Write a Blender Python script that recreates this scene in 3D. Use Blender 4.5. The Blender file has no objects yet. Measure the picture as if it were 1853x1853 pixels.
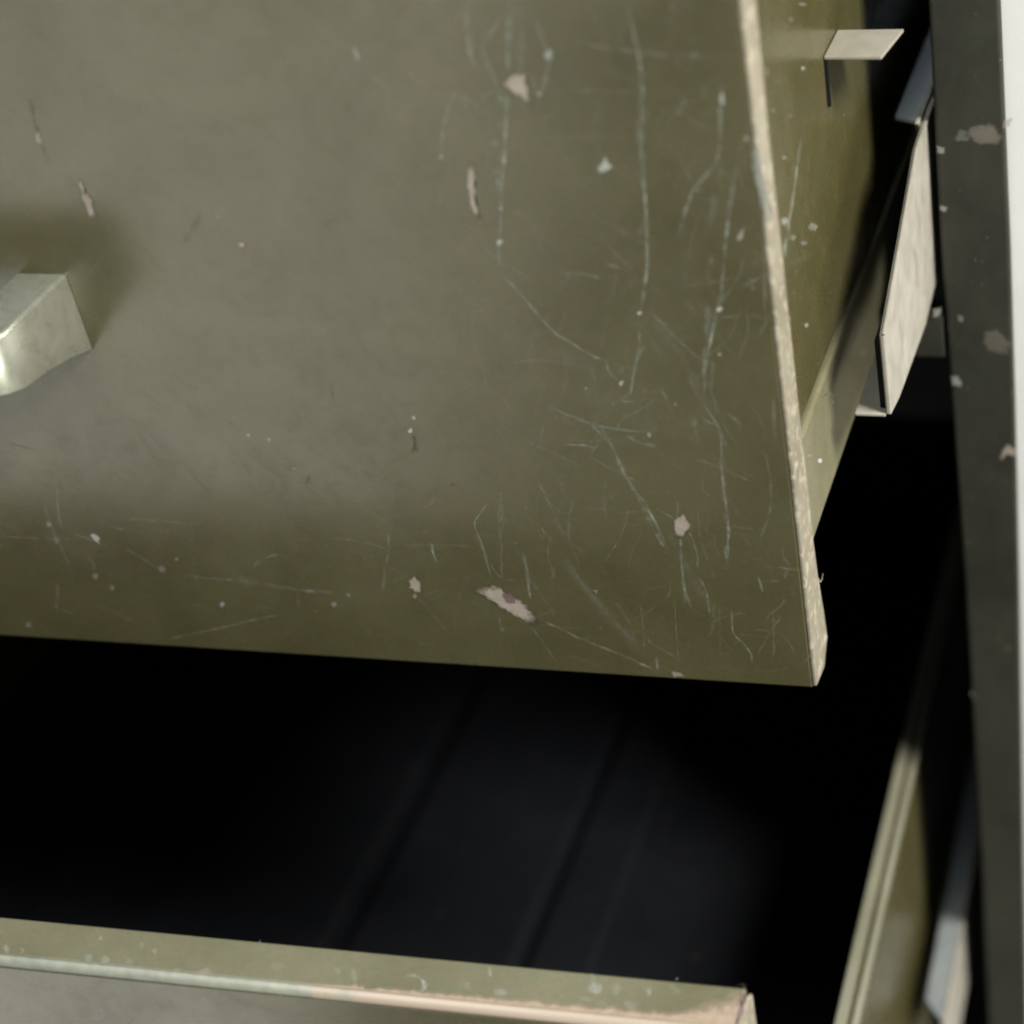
import bpy, math, random
from mathutils import Vector, Matrix, noise

random.seed(7)
S = bpy.context.scene
COL = S.collection

# ---------------------------------------------------------------- camera
cd = bpy.data.cameras.new('camera')
cam = bpy.data.objects.new('camera', cd)
COL.objects.link(cam)
S.camera = cam
cd.sensor_width = 36.0
cd.lens = 64.2
cd.shift_x = -0.3403
cd.shift_y = 0.0532
cd.clip_start = 0.01
cd.clip_end = 50
cam.matrix_world = Matrix(((0.98192196, -0.05065805, 0.18238152, 0.10098796),
                           (0.17640504, 0.59426893, -0.78468191, -0.36953053),
                           (-0.06863321, 0.80266942, 0.59246205, 0.32132323),
                           (0, 0, 0, 1)))
cd.dof.use_dof = True
cd.dof.focus_distance = 0.485
cd.dof.aperture_fstop = 6.8

# ---------------------------------------------------------------- light
W = bpy.data.worlds.new('World')
S.world = W
W.use_nodes = True
W.node_tree.nodes['Background'].inputs['Color'].default_value = (0.85, 0.93, 1.0, 1)
W.node_tree.nodes['Background'].inputs['Strength'].default_value = 0.16


def area_lamp(name, loc, target, sx, sy, power, color):
    d = bpy.data.lights.new(name, 'AREA')
    d.shape = 'RECTANGLE'
    d.size = sx
    d.size_y = sy
    d.energy = power
    d.color = color
    o = bpy.data.objects.new(name, d)
    COL.objects.link(o)
    o.location = loc
    o.rotation_euler = (Vector(target) - Vector(loc)).to_track_quat('-Z', 'Y').to_euler()
    return o


area_lamp('key_lamp', (1.05, -0.45, 1.24), (0, 0, 0), 0.42, 0.42, 84, (1.0, 0.97, 0.885))
area_lamp('added_fill', (1.20, -0.66, -0.22), (0, 0, 0.05), 0.6, 0.6, 17, (1.0, 0.99, 0.93))  # added fill without a real source, lifts the shade on the runner
area_lamp('top_lamp', (-0.30, -0.30, 1.55), (-0.1, 0, 0), 0.9, 0.6, 22, (0.86, 0.94, 1.0))
area_lamp('floor_glow_stand_in', (-1.62, -1.28, -0.62), (-1.62, -0.58, 0.28), 1.9, 1.6, 20.5, (1.0, 0.982, 0.885))  # added light in place of the bright floor mirrored in the drawer front

S.view_settings.view_transform = 'Standard'
S.view_settings.look = 'None'
S.view_settings.exposure = 0.0
S.view_settings.gamma = 1.0
S.cycles.use_denoising = True
S.cycles.filter_width = 2.1
S.cycles.max_bounces = 8
S.cycles.transparent_max_bounces = 16


# ---------------------------------------------------------------- materials
def nodes(name):
    m = bpy.data.materials.new(name)
    m.use_nodes = True
    nt = m.node_tree
    return m, nt, nt.nodes['Principled BSDF']


def tex_noise(nt, scale, detail=4, rough=0.55, vec=None, dist=0.0):
    n = nt.nodes.new('ShaderNodeTexNoise')
    n.inputs['Scale'].default_value = scale
    n.inputs['Detail'].default_value = detail
    n.inputs['Roughness'].default_value = rough
    n.inputs['Distortion'].default_value = dist
    if vec is None:
        g = nt.nodes.new('ShaderNodeNewGeometry')
        vec = g.outputs['Position']
    nt.links.new(vec, n.inputs['Vector'])
    return n.outputs['Fac']


def ramp(nt, fac, stops):
    r = nt.nodes.new('ShaderNodeValToRGB')
    r.color_ramp.elements[0].position = stops[0][0]
    r.color_ramp.elements[0].color = stops[0][1]
    r.color_ramp.elements[1].position = stops[-1][0]
    r.color_ramp.elements[1].color = stops[-1][1]
    for p, c in stops[1:-1]:
        e = r.color_ramp.elements.new(p)
        e.color = c
    nt.links.new(fac, r.inputs['Fac'])
    return r.outputs['Color']


def maprange(nt, fac, a, b, c, d):
    n = nt.nodes.new('ShaderNodeMapRange')
    n.inputs['From Min'].default_value = a
    n.inputs['From Max'].default_value = b
    n.inputs['To Min'].default_value = c
    n.inputs['To Max'].default_value = d
    nt.links.new(fac, n.inputs['Value'])
    return n.outputs['Result']


def mix(nt, fac, a, b):
    n = nt.nodes.new('ShaderNodeMix')
    n.data_type = 'RGBA'
    for s, v in ((n.inputs[0], fac), (n.inputs[6], a), (n.inputs[7], b)):
        if isinstance(v, (int, float, tuple)):
            s.default_value = v
        else:
            nt.links.new(v, s)
    return n.outputs[2]


def bump(nt, bsdf, height, strength, dist):
    b = nt.nodes.new('ShaderNodeBump')
    b.inputs['Strength'].default_value = strength
    b.inputs['Distance'].default_value = dist
    nt.links.new(height, b.inputs['Height'])
    nt.links.new(b.outputs['Normal'], bsdf.inputs['Normal'])


def rgb(c):
    return (c[0], c[1], c[2], 1)


def paint(name, dark, light, r0, r1, ior=1.5, wear=None, wear_amount=0.0, bumpiness=0.05):
    """Old enamel: mottled olive, uneven gloss, a few dust specks; optional worn primer."""
    m, nt, b = nodes(name)
    cloud = tex_noise(nt, 22, 5, 0.6, dist=0.6)
    col = ramp(nt, cloud, [(0.3, rgb(dark)), (0.7, rgb(light))])
    grain = tex_noise(nt, 900, 3, 0.6)
    gcol = ramp(nt, grain, [(0.35, (0.93, 0.93, 0.93, 1)), (0.65, (1.07, 1.07, 1.07, 1))])
    hue = tex_noise(nt, 150, 3, 0.6, dist=0.8)
    hcol = ramp(nt, hue, [(0.36, (0.965, 1.012, 0.99, 1)), (0.64, (1.045, 0.99, 1.0, 1))])
    hm = nt.nodes.new('ShaderNodeMix')
    hm.data_type = 'RGBA'
    hm.blend_type = 'MULTIPLY'
    hm.inputs[0].default_value = 1.0
    nt.links.new(col, hm.inputs[6])
    nt.links.new(hcol, hm.inputs[7])
    col = hm.outputs[2]
    mul = nt.nodes.new('ShaderNodeMix')
    mul.data_type = 'RGBA'
    mul.blend_type = 'MULTIPLY'
    mul.inputs[0].default_value = 1.0
    nt.links.new(col, mul.inputs[6])
    nt.links.new(gcol, mul.inputs[7])
    out = mul.outputs[2]
    speck = tex_noise(nt, 620, 2, 0.5)
    sf = maprange(nt, speck, 0.745, 0.79, 0, 0.55)
    out = mix(nt, sf, out, (0.25, 0.25, 0.2, 1))
    if wear:
        wn = tex_noise(nt, 240, 6, 0.72, dist=0.4)
        wf = maprange(nt, wn, 0.62 - wear_amount, 0.70 - wear_amount, 0, 1)
        out = mix(nt, wf, out, rgb(wear))
    nt.links.new(out, b.inputs['Base Color'])
    rn = tex_noise(nt, 14, 5, 0.65, dist=1.2)
    rn2 = tex_noise(nt, 85, 4, 0.7, dist=2.0)
    ra = nt.nodes.new('ShaderNodeMath')
    nt.links.new(maprange(nt, rn, 0.3, 0.7, r0, r1), ra.inputs[0])
    nt.links.new(maprange(nt, rn2, 0.45, 0.75, -0.012, 0.075), ra.inputs[1])
    nt.links.new(ra.outputs[0], b.inputs['Roughness'])
    b.inputs['IOR'].default_value = ior
    bump(nt, b, tex_noise(nt, 420, 3, 0.6), bumpiness, 0.0004)
    return m


OLIVE = paint('olive_enamel', (0.043, 0.039, 0.0175), (0.061, 0.057, 0.028), 0.19, 0.31, 1.55)
OLIVE_FLANGE = paint('olive_enamel_lit_flange', (0.070, 0.066, 0.039), (0.098, 0.094, 0.062), 0.30, 0.42, 1.5)  # lighter than the front: gloss and light from above put into the colour
OLIVE_SIDE = paint('olive_enamel_side', (0.040, 0.036, 0.0135), (0.058, 0.051, 0.022), 0.20, 0.30, 1.5)
RUN = paint('olive_enamel_lit_runner', (0.095, 0.088, 0.050), (0.135, 0.127, 0.080), 0.25, 0.36, 1.5)  # the runner's gloss reflection is put into a lighter base colour
RIM = paint('olive_enamel_lit_rim', (0.115, 0.112, 0.080), (0.165, 0.162, 0.120), 0.3, 0.42, 1.5)  # grazing reflection along the rims painted in as paler enamel
STILE = paint('shaded_frame_enamel', (0.0105, 0.0108, 0.0078), (0.021, 0.0212, 0.0155), 0.45, 0.6, 1.35)  # the frame's shade is put into this darker base colour
INNER = paint('shaded_inner_enamel', (0.0029, 0.0034, 0.0046), (0.0046, 0.0052, 0.0068), 0.5, 0.65, 1.25)
RETURN = paint('worn_return_edge', (0.105, 0.092, 0.062), (0.185, 0.166, 0.126), 0.45, 0.6, 1.45,
               wear=(0.25, 0.225, 0.175), wear_amount=0.10)


def zinc(name, dark, light, r0, r1, metallic, stain=None):
    m, nt, b = nodes(name)
    n = tex_noise(nt, 130, 6, 0.65, dist=0.5)
    out = ramp(nt, n, [(0.3, rgb(dark)), (0.7, rgb(light))])
    if stain:
        sn = tex_noise(nt, 95, 5, 0.7, dist=1.0)
        out = mix(nt, maprange(nt, sn, 0.58, 0.70, 0, 0.8), out, rgb(stain))
    nt.links.new(out, b.inputs['Base Color'])
    b.inputs['Metallic'].default_value = metallic
    nt.links.new(maprange(nt, n, 0.3, 0.7, r0, r1), b.inputs['Roughness'])
    bump(nt, b, n, 0.08, 0.0004)
    return m


ZINC = zinc('galvanised_rail', (0.20, 0.188, 0.16), (0.28, 0.262, 0.222), 0.4, 0.55, 0.15, stain=(0.20, 0.15, 0.12))
ZINC_COOL_LIT = zinc('galvanised_cool_lit', (0.24, 0.27, 0.29), (0.34, 0.36, 0.37), 0.4, 0.5, 0.2)  # cool light from above tinted into the bracket leaf's colour
DULL = zinc('dull_tab_metal', (0.16, 0.148, 0.12), (0.215, 0.20, 0.165), 0.4, 0.5, 0.1)
PULL = zinc('satin_pull_metal', (0.31, 0.315, 0.255), (0.40, 0.405, 0.335), 0.24, 0.34, 0.78)

# rolled front lip: highlight put into pale paint, worn to primer towards the handled corner
m, nt, b = nodes('worn_highlit_lip')
g = nt.nodes.new('ShaderNodeNewGeometry')
sx_ = nt.nodes.new('ShaderNodeSeparateXYZ')
nt.links.new(g.outputs['Position'], sx_.inputs[0])
xr_ = maprange(nt, sx_.outputs[0], -0.125, -0.085, -0.25, 0.35)
ad = nt.nodes.new('ShaderNodeMath')
nt.links.new(xr_, ad.inputs[0])
nt.links.new(tex_noise(nt, 170, 6, 0.7, dist=0.5), ad.inputs[1])
base = ramp(nt, tex_noise(nt, 300, 4, 0.6), [(0.3, (0.085, 0.090, 0.070, 1)), (0.7, (0.125, 0.130, 0.103, 1))])
nt.links.new(mix(nt, maprange(nt, ad.outputs[0], 0.48, 0.60, 0, 1), base, (0.150, 0.119, 0.090, 1)), b.inputs['Base Color'])
b.inputs['Roughness'].default_value = 0.55
LIP = m

m, nt, b = nodes('white_wall_paint')
wn = tex_noise(nt, 60, 4, 0.6)
nt.links.new(ramp(nt, wn, [(0.3, (0.395, 0.398, 0.388, 1)), (0.7, (0.42, 0.424, 0.414, 1))]), b.inputs['Base Color'])
b.inputs['Roughness'].default_value = 0.7
bump(nt, b, wn, 0.1, 0.0005)
WALL = m

m, nt, b = nodes('floor_screed')
wn = tex_noise(nt, 6, 6, 0.6)
nt.links.new(ramp(nt, wn, [(0.3, (0.16, 0.155, 0.14, 1)), (0.7, (0.24, 0.23, 0.21, 1))]), b.inputs['Base Color'])
b.inputs['Roughness'].default_value = 0.6
FLOOR = m


def wear_material(name, color, hard):
    """Thin wear marks; coverage comes from the mesh's own 'cover' attribute broken up by noise."""
    m, nt, b = nodes(name)
    n = tex_noise(nt, 800, 5, 0.75)
    b.inputs['Roughness'].default_value = 0.6
    c = tex_noise(nt, 500, 3, 0.6)
    nt.links.new(ramp(nt, c, [(0.3, (color[0] * .75, color[1] * .75, color[2] * .75, 1)), (0.7, rgb(color))]),
                 b.inputs['Base Color'])
    at = nt.nodes.new('ShaderNodeAttribute')
    at.attribute_name = 'cover'
    mm = nt.nodes.new('ShaderNodeMath')
    if hard:
        k = nt.nodes.new('ShaderNodeMath')
        k.operation = 'MULTIPLY_ADD'
        nt.links.new(n, k.inputs[0])
        k.inputs[1].default_value = 1.3
        k.inputs[2].default_value = -0.65
        mm.operation = 'ADD'
        nt.links.new(at.outputs['Fac'], mm.inputs[0])
        nt.links.new(k.outputs[0], mm.inputs[1])
        f = maprange(nt, mm.outputs[0], 0.12, 0.72, 0, 1)
        at2 = nt.nodes.new('ShaderNodeAttribute')
        at2.attribute_name = 'strength'
        m2 = nt.nodes.new('ShaderNodeMath')
        m2.operation = 'MULTIPLY'
        nt.links.new(f, m2.inputs[0])
        nt.links.new(at2.outputs['Fac'], m2.inputs[1])
        f = m2.outputs[0]
    else:
        mm.operation = 'MULTIPLY'
        nt.links.new(at.outputs['Fac'], mm.inputs[0])
        nt.links.new(maprange(nt, n, 0.36, 0.60, 0.25, 1.35), mm.inputs[1])
        mm.use_clamp = True
        f = mm.outputs[0]
    nt.links.new(f, b.inputs['Alpha'])
    return m


LINE_PALE = wear_material('scratch_pale', (0.23, 0.25, 0.20), False)
LINE_BEIGE = wear_material('scratch_beige', (0.28, 0.23, 0.18), False)
LINE_DARK = wear_material('scuff_dark', (0.010, 0.010, 0.010), False)
CHIP_PALE = wear_material('chip_pale', (0.27, 0.28, 0.245), True)
CHIP_BEIGE = wear_material('chip_primer', (0.245, 0.212, 0.175), True)
CHIP_DARK = wear_material('chip_brown', (0.12, 0.075, 0.075), True)
LINES = {0: LINE_PALE, 1: LINE_BEIGE, 2: LINE_DARK}
CHIP_RIM = wear_material('chip_rim', (0.022, 0.018, 0.012), True)
CHIP_BARE = wear_material('worn_bare', (0.235, 0.178, 0.13), True)
CHIPM = {0: CHIP_PALE, 1: CHIP_BEIGE, 2: CHIP_DARK, 3: CHIP_DARK, 4: CHIP_RIM}


# ---------------------------------------------------------------- helpers
def origin(p):
    v = Vector((0, 0, 0))
    while p is not None:
        v += p.location
        p = p.parent
    return v


def link(name, verts, faces, mat, parent=None, bevel=0.0, smooth=False, segs=2):
    o0 = origin(parent)
    me = bpy.data.meshes.new(name)
    me.from_pydata([Vector(v) - o0 for v in verts], [], faces)
    me.update()
    if mat:
        me.materials.append(mat)
    o = bpy.data.objects.new(name, me)
    COL.objects.link(o)
    if parent:
        o.parent = parent
    if bevel:
        md = o.modifiers.new('bevel', 'BEVEL')
        md.width = bevel
        md.segments = segs
        md.limit_method = 'ANGLE'
        md.harden_normals = False
    if smooth or bevel:
        for f in me.polygons:
            f.use_smooth = smooth
    return o


def box_vf(x0, x1, y0, y1, z0, z1):
    v = [(x0, y0, z0), (x1, y0, z0), (x1, y1, z0), (x0, y1, z0), (x0, y0, z1), (x1, y0, z1), (x1, y1, z1), (x0, y1, z1)]
    f = [(0, 3, 2, 1), (4, 5, 6, 7), (0, 1, 5, 4), (1, 2, 6, 5), (2, 3, 7, 6), (3, 0, 4, 7)]
    return v, f


def box(name, x0, x1, y0, y1, z0, z1, mat, parent=None, bevel=0.0):
    v, f = box_vf(x0, x1, y0, y1, z0, z1)
    return link(name, v, f, mat, parent, bevel)


def boxes(name, bl, mat, parent=None, bevel=0.0):
    V, F = [], []
    for b_ in bl:
        v, f = box_vf(*b_)
        k = len(V)
        V += v
        F += [tuple(i + k for i in q) for q in f]
    return link(name, V, F, mat, parent, bevel)


def prism(name, pts, place, a, b_, mat, parent=None, bevel=0.0, smooth=False):
    """pts: outline in 2D; place(u, v, w) gives a 3D point; extruded from w=a to w=b_."""
    n = len(pts)
    V = [place(u, v, a) for u, v in pts] + [place(u, v, b_) for u, v in pts]
    F = [tuple(range(n - 1, -1, -1)), tuple(range(n, 2 * n))]
    F += [(i, (i + 1) % n, n + (i + 1) % n, n + i) for i in range(n)]
    o = link(name, V, F, mat, parent, bevel, smooth)
    return o


def fix_normals(o):
    import bmesh
    bm = bmesh.new()
    bm.from_mesh(o.data)
    bmesh.ops.recalc_face_normals(bm, faces=bm.faces)
    bm.to_mesh(o.data)
    bm.free()
    return o


def thing(name, label, cat, loc, group=None):
    o = bpy.data.objects.new(name, None)
    o.empty_display_size = 0.02
    COL.objects.link(o)
    o.location = loc
    o['label'] = label
    o['category'] = cat
    if group:
        o['group'] = group
    return o


def smooth_path(pts, step):
    """Catmull-Rom through the points, resampled, with a slight hand-made jitter."""
    P = [Vector(p) for p in pts]
    if len(P) == 2:
        P = [P[0], P[0].lerp(P[1], 0.5), P[1]]
    P = [P[0] * 2 - P[1]] + P + [P[-1] * 2 - P[-2]]
    out = []
    for i in range(1, len(P) - 2):
        a, b_, c, d = P[i - 1], P[i], P[i + 1], P[i + 2]
        n = max(2, int((c - b_).length / step))
        for k in range(n):
            t = k / n
            out.append(0.5 * ((2 * b_) + (-a + c) * t + (2 * a - 5 * b_ + 4 * c - d) * t * t + (-a + 3 * b_ - 3 * c + d) * t ** 3))
    out.append(P[-2])
    return out


WIDEN = 1.65


def marks(name, lines, chips, place, parent, lift=0.00005):
    """Scratches (ribbons) and chips (fans) lying on a surface, in millimetres on that surface."""
    byk = {}
    for pts, w, a, k in lines:
        V, F, A = byk.setdefault(('l', k), ([], [], []))[:3]
        path = smooth_path([(p[0], p[1]) for p in pts], 0.7)
        n = len(path)
        ph = random.uniform(0, 50)
        for i, p in enumerate(path):
            t = (path[min(i + 1, n - 1)] - path[max(i - 1, 0)])
            if t.length < 1e-9:
                t = Vector((0, 1))
            t.normalize()
            nn = Vector((-t.y, t.x))
            j = noise.noise(Vector((ph, i * 0.35, 0))) * 0.16
            p = p + nn * j
            u = i / (n - 1)
            taper = min(1, u * 7 + 0.25, (1 - u) * 7 + 0.25)
            ww = w * 0.5 * WIDEN * (0.75 + 0.8 * noise.noise(Vector((ph + 9, i * 0.22, 3)))) * (0.6 + 0.4 * taper)
            al = a * (0.62 if k == 2 else 0.98) * taper * (0.95 + 1.1 * noise.noise(Vector((ph + 20, i * 0.28, 5))))
            k0 = len(V)
            for s_, aa in ((-1, 0), (0, al), (1, 0)):
                q = p + nn * (ww * 1.5 * s_)
                V.append(place(q.x / 1000, q.y / 1000, lift))
                A.append(max(0, min(1, aa * 1.25)))
            if i:
                F += [(k0 - 3, k0 - 2, k0 + 1, k0), (k0 - 2, k0 - 1, k0 + 2, k0 + 1)]
    for (t_, k), (V, F, A) in byk.items():
        o = link(name, V, F, LINES[k], parent)
        at = o.data.attributes.new('cover', 'FLOAT', 'POINT')
        at.data.foreach_set('value', A)
        o['kind'] = 'stuff'
    rims = []
    for pts, a, k in chips:
        if k == 1 and a >= 0.9:
            c = sum((Vector(p) for p in pts), Vector((0, 0))) / len(pts)
            rims.append(([tuple(c + (Vector(p) - c) * 1.16 + Vector((0.10, -0.14))) for p in pts], 0.26, 4))
    chips = rims + list(chips)
    for kk in (4, 0, 1, 2, 3):
        V, F, A, ST = [], [], [], []
        lf = lift * {4: 1.6, 0: 2.2, 1: 2.2, 2: 3.4, 3: 3.4}[kk]
        for pts, a, k in chips:
            if k != kk:
                continue
            n = len(pts)
            c = sum((Vector(p) for p in pts), Vector((0, 0))) / n
            # subdivide the outline and let it wander
            ring = []
            for i in range(n):
                p, q = Vector(pts[i]), Vector(pts[(i + 1) % n])
                m_ = max(1, int((q - p).length / 0.8))
                for s_ in range(m_):
                    ring.append(p.lerp(q, s_ / m_))
            n = len(ring)
            k0 = len(V)
            V.append(place(c.x / 1000, c.y / 1000, lf))
            A.append(1.0)
            ST.append(a)
            for sc_, al in ((0.5, 1.0), (0.85, 0.62), (1.15, 0.0)):
                for ri, p in enumerate(ring):
                    d = (p - c)
                    lim = min(0.55, d.length * 0.5)
                    d = d * 0.92 + Vector((noise.noise(Vector((p.x * 0.9, p.y * 0.9, 7))), noise.noise(Vector((p.x * 0.9, p.y * 0.9, 31))))) * lim * 1.3
                    e = 0.25 * min(1, 2.0 / max(0.5, d.length))
                    q = c + d * (sc_ + e * (sc_ - 0.55) * 0.4)
                    V.append(place(q.x / 1000, q.y / 1000, lf))
                    A.append(al)
                    ST.append(a)
            for i in range(n):
                j = (i + 1) % n
                F.append((k0, k0 + 1 + i, k0 + 1 + j))
                for r_ in (0, 1):
                    b0 = k0 + 1 + r_ * n
                    F.append((b0 + i, b0 + n + i, b0 + n + j, b0 + j))
        if V:
            o = link('paint_chips' if 'scratch' in name else name, V, F, CHIPM[kk], parent)
            for nm, dat in (('cover', A), ('strength', ST)):
                at = o.data.attributes.new(nm, 'FLOAT', 'POINT')
                at.data.foreach_set('value', dat)
            o['kind'] = 'stuff'


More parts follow.
